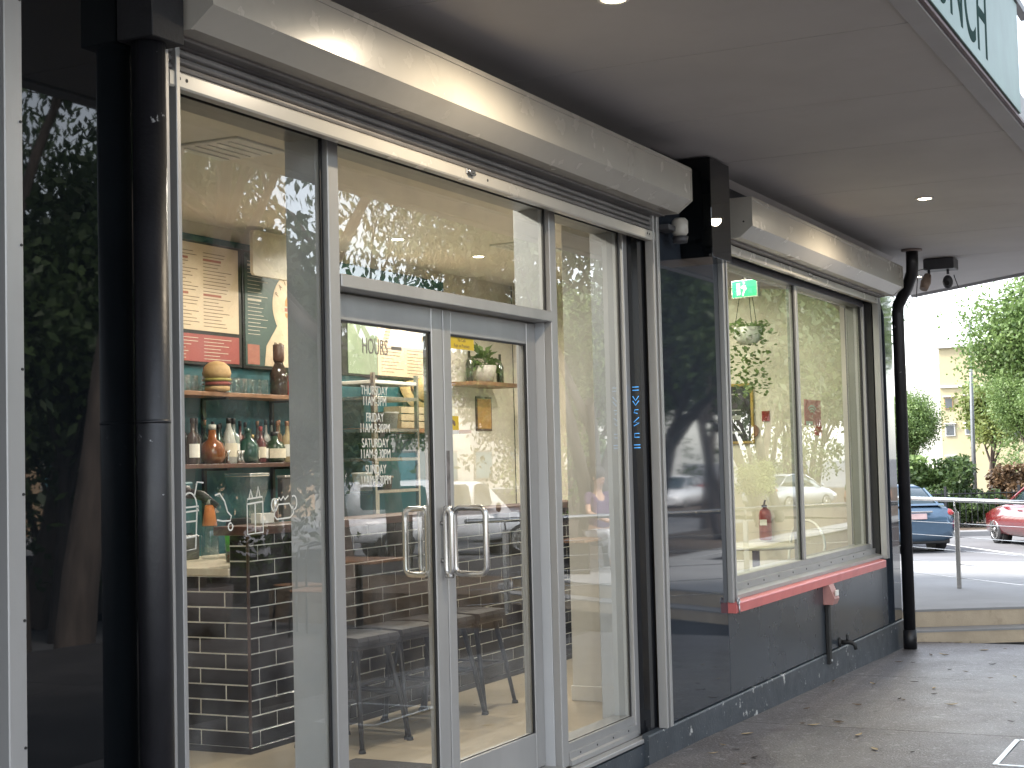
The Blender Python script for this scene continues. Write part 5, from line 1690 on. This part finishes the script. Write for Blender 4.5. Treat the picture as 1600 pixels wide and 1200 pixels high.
def car(loc, rz, label, paint, kind='sedan'):
    """x forward, rear bumper at x=0"""
    t = thing('parked_car', label, 'car', loc, rz, 'cars parked at the kerb')
    if kind == 'sedan':
        B = [(0.02, .42, .60, .70, .70, .74, .62), (.10, .26, .74, .97, .78, .83, .68), (.35, .22, .80, 1.03, .81, .845, .70), (.9, .20, .86, 1.0, .82, .85, .72), (2.2, .20, .86, .97, .82, .85, .74), (3.2, .20, .84, .93, .82, .85, .72), (3.9, .22, .76, .84, .80, .82, .66), (4.3, .30, .62, .70, .66, .70, .52), (4.4, .38, .52, .58, .55, .58, .45)]
        G = [(.55, 1.0, .66, 1.04, .60), (1.15, .96, .74, 1.40, .54), (1.7, .94, .75, 1.46, .55), (2.5, .93, .75, 1.43, .55), (3.25, .91, .70, .98, .62)]
        wx, wr = (.92, 3.45), .31
    else:
        B = [(0.02, .45, .62, .74, .70, .76, .64), (.12, .24, .80, .95, .80, .86, .70), (.5, .20, .86, .98, .84, .875, .74), (1.6, .19, .88, .97, .84, .88, .75), (2.9, .19, .86, .94, .84, .88, .74), (3.5, .20, .80, .88, .83, .87, .68), (4.05, .22, .68, .76, .78, .80, .58), (4.25, .30, .54, .60, .62, .66, .45)]
        G = [(.12, .94, .66, 1.0, .62), (.45, .94, .74, 1.36, .54), (1.2, .93, .76, 1.44, .56), (2.1, .92, .76, 1.41, .55), (3.05, .90, .70, .94, .62)]
        wx, wr = (.78, 3.38), .325
    shell(t, 'body', [body_sec(*q) for q in B], paint)
    gh = shell(t, 'greenhouse', [glass_sec(*q) for q in G], CARGLASS)
    rf = MB()
    # roof skin over the glass
    rs = [q for q in G if q[3] > 1.3]
    secs = []
    for (x, z0, w0, z1, w1) in rs:
        secs.append([(x, -w1 * 1.01, z1 - .035), (x, -w1 * .86, z1 + .006), (x, 0, z1 + .02), (x, w1 * .86, z1 + .006), (x, w1 * 1.01, z1 - .035), (x, w1 * .9, z1 - .02), (x, 0, z1 - .0), (x, -w1 * .9, z1 - .02)])
    rf.loft(secs, smooth=True).build('roof', paint, t, world=False)
    for (qa, qb) in ((0, 1), (-1, -2)):
        for s_ in (-1, 1):
            a, c = G[qa], G[qb]
            MB().tube([(a[0], s_ * a[2] * 1.0, a[1] + .02), (c[0], s_ * c[4] * 1.02, c[3] - .03)], .03, 6).build('pillar', paint, t, world=False)
    for s_ in (-1, 1):
        mid = G[2]
        MB().tube([(mid[0] + .2, s_ * mid[2] * 1.0, mid[1]), (mid[0] + .12, s_ * mid[4] * 1.02, mid[3] - .03)], .022, 6).build('pillar', paint, t, world=False)
        m_ = MB(); m_.ball((3.02, s_ * .93, 1.0), .09, 10, 8, (.7, 1, .75)); m_.build('mirror', paint, t, world=False)
        hd2 = MB(); xa = B[-2][0] - .30
        hd2.ball((xa, s_ * .62, .70), .16, 10, 7, (1.2, .6, .5)); hd2.build('headlight', mat('lamp lens', (.75, .76, .78), .08, spec=.8), t, world=False)
        tl = MB(); tl.ball((.16, s_ * .72, .86 if kind == 'sedan' else .95), .15, 10, 7, (.6, .82, .6)); tl.build('taillight', mat('red lens', (.42, .03, .03), .12, spec=.8, coat=.5), t, world=False)
        dh = MB(); dh.box(1.75, 1.95, s_ * .868, s_ * .885, .80, .83, .004); dh.build('door_handle', paint, t, world=False)
    MB().box(-.012, .06, -.19, .19, .74, .86, .004).build('number_plate', mat('plate', (.60, .42, .40), .5), t, world=False)
    MB().box(-.02, .05, -.32, .32, .88, .915, .01).build('boot_trim', STEEL, t, world=False)
    MB().box(.10, .5, -.72, .72, .20, .34, .02).build('under_tray', BLACKGASKET, t, world=False)
    arches(t, wx, .80, wr * 1.18)
    for x in wx:
        for s_ in (-1, 1):
            wheel(t, x, s_ * .76, wr, wr, .20, STEEL)
    if kind == 'sedan':
        MB().prism([(.10, 1.03), (.16, 1.07), (.42, 1.065), (.44, 1.045)], -.62, .62, 'y').build('boot_spoiler', paint, t, world=False)
    return t


BLUEP = mat('blue metallic', (.065, .115, .175), .22, .35, .04, 8, coat=.8)
REDP = mat('red paint', (.15, .008, .011), .22, .05, .04, 8, coat=.9)
WHP = mat('white car paint', (.82, .83, .85), .25, 0, .03, 6, coat=.6)
SILP = mat('silver car paint', (.42, .44, .46), .25, .5, .03, 6, coat=.6)
hang = math.atan2(hd.y, hd.x)
# rear right wheel touches down at (34.86, 3.86)
q = Vector((34.86, 3.86, 0)) - hd * .92 + hl * .76
car((q.x, q.y, -.45), hang, 'metallic blue sedan parked nose-in behind the corner downpipe', BLUEP, 'sedan')
q = Vector((37.6, 3.0, 0)) - hd * 3.38 - hl * .76
car((q.x, q.y, -.45), hang, 'red hatchback with silver wheels at the right edge', REDP, 'hatch')
car((41.5, -17.5, -.45), R(160), 'white sedan parked across the street, reflected in the doors', WHP, 'sedan')
car((58.5, -15.5, -.45), R(20), 'silver sedan on the street, reflected in the sash window', SILP, 'sedan')
car((63.5, -20.5, -.45), R(175), 'white hatchback on the street, reflected in the sash window', WHP, 'hatch')

# utility truck with canopy, reflected in the doors
uv = Vector((1.75, 1.75, 0)).normalized()
q = Vector((30.95, -15.65, 0)) - uv * 1.15
ut = thing('utility_truck', 'white utility truck with windowed canopy, reflected in the doors', 'truck', (q.x, q.y, -.45), math.atan2(uv.y, uv.x))
shell(ut, 'tray', [body_sec(*s_) for s_ in ((.02, .5, .8, .98, .80, .86, .80), (.1, .45, .85, 1.0, .84, .90, .84), (2.15, .42, .88, 1.0, .85, .90, .84))], WHP)
shell(ut, 'cab', [body_sec(*s_) for s_ in ((2.17, .38, .9, 1.02, .85, .90, .82), (3.6, .38, .9, 1.03, .86, .90, .82), (3.9, .4, .9, 1.04, .86, .91, .80), (4.7, .42, .84, .98, .84, .88, .74), (5.02, .48, .72, .82, .76, .80, .62), (5.1, .5, .62, .68, .7, .72, .56))], WHP)
shell(ut, 'canopy', [glass_sec(x, 1.0, .85, z1, w1) for x, z1, w1 in ((.05, 1.1, .8), (.14, 1.72, .70), (.3, 1.80, .69), (2.1, 1.82, .69), (2.16, 1.8, .69))], WHP)
shell(ut, 'cab_roof', [glass_sec(x, 1.0, w0, z1, w1) for x, w0, z1, w1 in ((2.2, .84, 1.72, .66), (2.4, .84, 1.76, .66), (3.2, .84, 1.76, .66), (3.45, .82, 1.68, .66), (4.0, .78, 1.08, .7))], WHP)
for s_ in (-1, 1):
    for (x0, x1, mt_) in ((.35, 1.95, CARGLASS), (2.45, 3.0, CARGLASS), (3.08, 3.5, CARGLASS)):
        b = MB()
        ya, yb = (.80, .71)
        b.loft([[(x0 + .06, s_ * ya, 1.18), (x0, s_ * (ya - .01), 1.24), (x0 + .03, s_ * yb, 1.66), (x0 + .1, s_ * (yb - .005), 1.70), (x1 - .12, s_ * (yb - .005), 1.70), (x1 - .04, s_ * yb, 1.64), (x1, s_ * (ya - .01), 1.24), (x1 - .06, s_ * ya, 1.18)],
                [(x0 + .06, s_ * (ya + .02), 1.18), (x0, s_ * (ya + .01), 1.24), (x0 + .03, s_ * (yb + .02), 1.66), (x0 + .1, s_ * (yb + .015), 1.70), (x1 - .12, s_ * (yb + .015), 1.70), (x1 - .04, s_ * (yb + .02), 1.64), (x1, s_ * (ya + .01), 1.24), (x1 - .06, s_ * (ya + .02), 1.18)]], smooth=False)
        b.build('side_window', mt_, ut, world=False)
    MB().ball((3.6, s_ * .98, 1.15), .12, 10, 8, (.5, .9, 1)).build('mirror', BLACKMETAL, ut, world=False)
    MB().ball((4.95, s_ * .62, .80), .14, 10, 7, (.9, .8, .6)).build('headlight', mat('lamp lens'), ut, world=False)
arches(ut, (1.15, 4.2), .86, .46)
for x in (1.15, 4.2):
    for s_ in (-1, 1):
        wheel(ut, x, s_ * .78, .38, .38, .25, STEEL)
MB().box(5.05, 5.16, -.75, .75, .42, .60, .03).build('bumper', STEEL, ut, world=False)

# ================================================================== outdoor furniture (seen in the doors' reflection)
def patio_chair(x, y, rz, label):
    t = thing('patio_chair', label, 'chair', (x, y, path_z(x) + .001), rz, 'outdoor chairs')
    MB().box(-.21, .21, -.2, .2, .44, .465, .01).build('seat', WOOD, t, world=False)
    b_ = MB(); b_.tube([(-.2, -.2, .44), (-.21, -.24, .75), (-.19, -.26, .86), (0, -.28, .90), (.19, -.26, .86), (.21, -.24, .75), (.2, -.2, .44)], .013, 8); b_.build('back_frame', BLACKMETAL, t, world=False)
    MB().box(-.19, .19, -.275, -.26, .74, .83, .004).build('back_slat', BLACKMETAL, t, world=False)
    for (sx, sy) in ((-1, -1), (1, -1), (-1, 1), (1, 1)):
        MB().tube([(sx * .19, sy * .18, .44), (sx * .21, sy * .21, 0)], .012, 8).build('leg', BLACKMETAL, t, world=False)


patio_chair(15.2 - 2.0, -6.0, R(200), 'black framed outdoor chair reflected in the left door')
patio_chair(12.6, -5.4, R(80), 'black framed outdoor chair nearer the wall, reflected in the left door')
t = thing('patio_table', 'square outdoor table reflected in the doors', 'table', (13.1, -5.1, .07))
pz0 = path_z(13.1)
MB().box(12.75, 13.45, -5.45, -4.75, pz0 + .70, pz0 + .735, .006).build('table_top', WOOD, t)
MB().lathe([(.035, .02), (.035, .70)], 13.1, -5.1, pz0, 12).build('stem', BLACKMETAL, t)
MB().lathe([(.25, 0), (.24, .015), (.05, .03)], 13.1, -5.1, pz0 + .001, 20).build('base', BLACKMETAL, t)
for k, (x, y) in enumerate(((12.2, -6.5),)):
    t = thing('planter', ('spiky yucca in a round dark planter reflected in the left door', 'spiky yucca in a round dark planter reflected in the left pane')[k], 'planter', (x, y, path_z(x)), group='outdoor planters')
    MB().lathe([(.24, 0), (.30, .25), (.32, .5), (.28, .5), (.26, .42)], 0, 0, .001, 20).build('pot', mat('dark render'), t, world=False)
    MB().tube([(0, 0, .4), (.02, .03, .9)], [.06, .045], 8).build('stem', BARK, t, world=False)
    lf = MB(); lf.open = True
    for j in range(70):
        a = random.uniform(0, 6.28); e = random.uniform(-.4, 1.4); L = random.uniform(.4, .65)
        p = Vector((.02, .03, .88 + random.uniform(-.15, .05))); d = Vector((math.cos(a) * math.cos(e), math.sin(a) * math.cos(e), math.sin(e)))
        s_ = d.cross(Vector((.01, 0, 1))).normalized() * .018
        lf.add([p - s_, p + s_, p + d * L * .6 + s_ - Vector((0, 0, .03)), p + d * L - Vector((0, 0, .12)), p + d * L * .6 - s_ - Vector((0, 0, .03))], [(0, 1, 2, 3, 4)])
    lf.build('foliage', LEAF_DK, t, world=False)

# ================================================================== small things on the footpath
pit = thing('pit_cover', 'steel framed access cover set in the footpath at the lower right', 'pit cover', (8.35, -2.0, path_z(8.35)))
zc_ = path_z(8.35) + .001
cs = [(7.98, -1.74), (8.70, -1.74), (8.70, -2.30), (7.98, -2.30)]
b = MB()
for i in range(4):
    (x0, y0), (x1, y1) = cs[i], cs[(i + 1) % 4]
    if i % 2 == 0:
        b.box(x0, x1, y0 - .014, y0 + .014, zc_, zc_ + .008, .002)
    else:
        b.box(x0 - .014, x0 + .014, min(y0, y1) + .0145, max(y0, y1) - .0145, zc_, zc_ + .008, .002)
b.build('frame', mat('worn bright steel', (.66, .68, .68), .3, .8, .1, 20), pit)
MB().box(8.0, 8.68, -2.28, -1.76, zc_, zc_ + .004).build('cover', CONC, pit)
MB().box(8.28, 8.40, -1.90, -1.86, zc_ + .0041, zc_ + .007, .001).build('lifting_slot', GALV, pit)

LP = [(10.85, -.16), (8.04, -.3), (7.93, -.41), (8.92, -.49), (8.87, -.57), (9.06, -.66), (9.77, -.6), (8.43, -.31), (7.75, -.57), (7.57, -.57), (10.82, -.45), (10.12, -.79), (10.1, -.82), (10.72, -.89), (10.43, -.95), (12.74, -.46), (12.77, -.56), (12.22, -1.03), (13.37, -.94), (13.2, -.8), (11.8, -.79), (11.72, -.92), (9.97, -1.15), (12.16, -.44), (12.17, -.33), (8.19, -1.09), (8.18, -1.29), (9.02, -.68), (7.79, -.33), (13.66, -.35), (13.68, -.42), (13.70, -.5), (13.71, -.6), (11.4, -1.15), (11.53, -1.3), (9.4, -1.6), (10.2, -1.5), (12.9, -1.2), (11.0, -.7), (9.5, -.35), (8.6, -.9)]
rnd = random.Random(3)
lms = []
for k in range(6):
    lb = MB(); lb.open = True
    L = rnd.uniform(.03, .06); w = L * rnd.uniform(.22, .4); cu = rnd.uniform(.15, .5)
    n_ = 6
    vs = []
    for i in range(n_ + 1):
        f = i / n_
        ww = w * math.sin(math.pi * (f * .9 + .05))
        z = .003 + cu * L * (2 * f - 1) ** 2 * .6
        vs += [(L * (f - .5) * 2, -ww, z + .35 * ww), (L * (f - .5) * 2, 0, z), (L * (f - .5) * 2, ww, z + .35 * ww)]
    fs = []
    for i in range(n_):
        for j in range(2):
            a = i * 3 + j
            fs.append((a, a + 1, a + 4, a + 3))
    lb.add(vs, fs, True)
    lms.append(lb.mesh('fallen_leaf', (LEAF_DRY, mat('pale dry leaf', (.35, .27, .16), .8), mat('dark leaf litter', (.04, .03, .025), .8))[k % 3]))
for i, (x, y) in enumerate(LP):
    o = inst('fallen_leaf', lms[i % 6], None, (x, y, path_z(x) + .001), rnd.uniform(0, 6.28), rnd.uniform(.55, 1.0))
    tag(o, 'small dry leaf lying on the concrete footpath', 'leaf', 'fallen leaves on the footpath')


# ================================================================== people (seen in the reflections)
def skin_mesh(name, joints, edges, mt_, sub=2):
    me = bpy.data.meshes.new(name)
    me.from_pydata([j[0] for j in joints], edges, [])
    o = bpy.data.objects.new(name, me)
    COL.objects.link(o)
    md = o.modifiers.new('skin', 'SKIN')
    md.use_smooth_shade = True
    sv = me.skin_vertices[0].data
    for i, j in enumerate(joints):
        r_ = j[1] if isinstance(j[1], tuple) else (j[1], j[1])
        sv[i].radius = r_
        sv[i].use_root = (i == 0)
    sb = o.modifiers.new('sub', 'SUBSURF'); sb.levels = sub; sb.render_levels = sub
    dg = bpy.context.evaluated_depsgraph_get()
    m2 = bpy.data.meshes.new_from_object(o.evaluated_get(dg))
    bpy.data.objects.remove(o)
    m2.materials.clear(); m2.materials.append(mt_)
    m2.name = name
    return m2


SKIN = mat('skin', (.42, .25, .17), .5, 0, .06, 10, sub=.1)


def person(loc, rz, label, seated, top_m, leg_m, hair_m, hat=None):
    t = thing('person', label, 'person', loc, rz)
    if seated:
        pel, kn, an, toe = (0, 0, .50), .44, .40, .12
        ch = (0, -.02, .80); nk = (0, -.01, 1.04); sh_z = .98
        knees = [(s_ * .11, .42, .50) for s_ in (-1, 1)]; ank = [(s_ * .12, .40, .09) for s_ in (-1, 1)]; toes = [(s_ * .13, .58, .04) for s_ in (-1, 1)]
        elb = [(s_ * .25, .10, .74) for s_ in (-1, 1)]; wr = [(s_ * .13, .32, .66) for s_ in (-1, 1)]
    else:
        pel = (0, 0, .95); ch = (0, 0, 1.25); nk = (0, .01, 1.48); sh_z = 1.42
        knees = [(-.10, .12, .50), (.10, -.02, .50)]; ank = [(-.11, .08, .09), (.11, -.18, .11)]; toes = [(-.12, .26, .04), (.12, -.02, .04)]
        elb = [(-.26, .0, 1.13), (.26, .02, 1.13)]; wr = [(-.22, .16, .95), (.24, .2, 1.05)]
    hd_ = (nk[0], nk[1] + .03, nk[2] + .16)
    J = [(pel, (.15, .11)), (ch, (.15, .11)), (nk, .055), ((hd_[0], hd_[1], hd_[2] - .06), (.07, .085)), (hd_, (.078, .098)), ((hd_[0], hd_[1] - .005, hd_[2] + .09), (.06, .075))]
    E = [(0, 1), (1, 2), (2, 3), (3, 4), (4, 5)]
    for s_, k in ((-1, 0), (1, 1)):
        b0 = len(J)
        J += [((s_ * .17, ch[1], sh_z), .055), (elb[k], .042), (wr[k], .03)]
        E += [(1, b0), (b0, b0 + 1), (b0 + 1, b0 + 2)]
        # hand: palm and five fingers
        w = Vector(wr[k]); d = (w - Vector(elb[k])).normalized(); sd_ = d.cross(Vector((0, 0, 1))).normalized()
        pm_ = w + d * .06
        J += [(tuple(pm_), (.035, .016))]; E += [(b0 + 2, b0 + 3)]
        for fi, (off, ln) in enumerate(((-.03, .065), (-.01, .08), (.01, .075), (.03, .06))):
            i0 = len(J)
            J += [(tuple(pm_ + sd_ * off + d * .04), .009), (tuple(pm_ + sd_ * off + d * (.04 + ln * .6) + Vector((0, 0, -.012))), .008), (tuple(pm_ + sd_ * off + d * (.04 + ln * .9) + Vector((0, 0, -.03))), .007)]
            E += [(b0 + 3, i0), (i0, i0 + 1), (i0 + 1, i0 + 2)]
        i0 = len(J)
        J += [(tuple(w + d * .04 - sd_ * s_ * .05), .010), (tuple(w + d * .085 - sd_ * s_ * .06), .008)]
        E += [(b0 + 3, i0), (i0, i0 + 1)]
        b0 = len(J)
        J += [((s_ * .09, pel[1], pel[2] - .05), .085), (knees[k], .058), (ank[k], .038), (toes[k], (.04, .028))]
        E += [(0, b0), (b0, b0 + 1), (b0 + 1, b0 + 2), (b0 + 2, b0 + 3)]
    o = bpy.data.objects.new('body', skin_mesh('body', J, E, SKIN)); COL.objects.link(o); o.parent = t
    T_ = [(pel, (.165, .125)), (ch, (.168, .125)), ((nk[0], nk[1], nk[2] - .05), .075)]
    TE = [(0, 1), (1, 2)]
    for s_, k in ((-1, 0), (1, 1)):
        b0 = len(T_)
        mid = Vector((s_ * .17, ch[1], sh_z)).lerp(Vector(elb[k]), .7)
        T_ += [((s_ * .175, ch[1], sh_z), .07), (tuple(mid), .055)]
        TE += [(1, b0), (b0, b0 + 1)]
    o = bpy.data.objects.new('top', skin_mesh('top', T_, TE, top_m)); COL.objects.link(o); o.parent = t
    L_ = [((pel[0], pel[1], pel[2] - .01), (.162, .122))]
    LE = []
    for s_, k in ((-1, 0), (1, 1)):
        b0 = len(L_)
        e_ = Vector(knees[k]).lerp(Vector(ank[k]), .85)
        L_ += [((s_ * .09, pel[1], pel[2] - .06), .10), (knees[k], .072), (tuple(e_), .058)]
        LE += [(0, b0), (b0, b0 + 1), (b0 + 1, b0 + 2)]
    o = bpy.data.objects.new('trousers', skin_mesh('trousers', L_, LE, leg_m)); COL.objects.link(o); o.parent = t
    h = MB(); h.ball((hd_[0], hd_[1] - .025, hd_[2] + .035), .115, 14, 10, (.86, 1.0, 1.05))
    if hat is None: h.ball((hd_[0], hd_[1] - .07, hd_[2] - .10), .09, 12, 8, (.95, .6, 1.7))
    h.build('hair', hair_m, t, world=False)
    f = MB()
    for s_ in (-1, 1):
        f.ball((hd_[0] + s_ * .032, hd_[1] + .092, hd_[2] + .0), .011, 8, 6)
    f.build('eyes', BLACKGASKET, t, world=False)
    MB().ball((hd_[0], hd_[1] + .105, hd_[2] - .03), .017, 8, 6, (.8, 1, 1.4)).build('nose', SKIN, t, world=False)
    MB().ball((hd_[0], hd_[1] + .09, hd_[2] - .07), .022, 8, 6, (1.2, .5, .35)).build('mouth', mat('lips', (.35, .12, .1), .5), t, world=False)
    for s_ in (-1, 1):
        MB().ball((hd_[0] + s_ * .083, hd_[1], hd_[2] - .015), .026, 8, 6, (.4, .8, 1.1)).build('ear', SKIN, t, world=False)
        MB().ball((toes[0 if s_ < 0 else 1][0], toes[0 if s_ < 0 else 1][1] - .07, .045), .12, 10, 8, (.42, 1.1, .38)).build('shoe', BLACKMETAL, t, world=False)
    if hat:
        MB().lathe([(.17, 0), (.175, .006), (.115, .02), (.11, .06), (.07, .11), (.01, .12)], hd_[0], hd_[1] - .015, hd_[2] + .05, 18).build('hat', hat, t, world=False)
    return t


PURP = mat('purple patterned top', (.07, .035, .09), .8, 0, .6, 25)
person((18.3, -4.85, .312), R(30), 'seated person in a purple patterned top, reflected in the side pane', True, PURP, mat('pale trousers', (.5, .5, .52), .8), mat('dark hair', (.02, .014, .012), .6))
t = thing('bench', 'low timber bench under the seated person, reflected in the side pane', 'bench', (18.3, -4.9, .312))
for k in range(3):
    MB().box(17.5, 19.2, -5.12 + k * .14, -5.0 + k * .14, .71, .745, .004).build('slat', WOOD, t)
for x in (17.7, 19.0):
    MB().box(x - .03, x + .03, -5.1, -4.74, .312, .708, .004).build('leg', BLACKMETAL, t)
person((27.0, -3.6, -.15), R(250), 'walking person in a green top, white trousers and grey hat, reflected in the sash window', False, mat('dark green top', (.03, .10, .04), .8), mat('white trousers', (.62, .6, .62), .8), mat('dark hair'), mat('grey hat', (.22, .2, .19), .8))
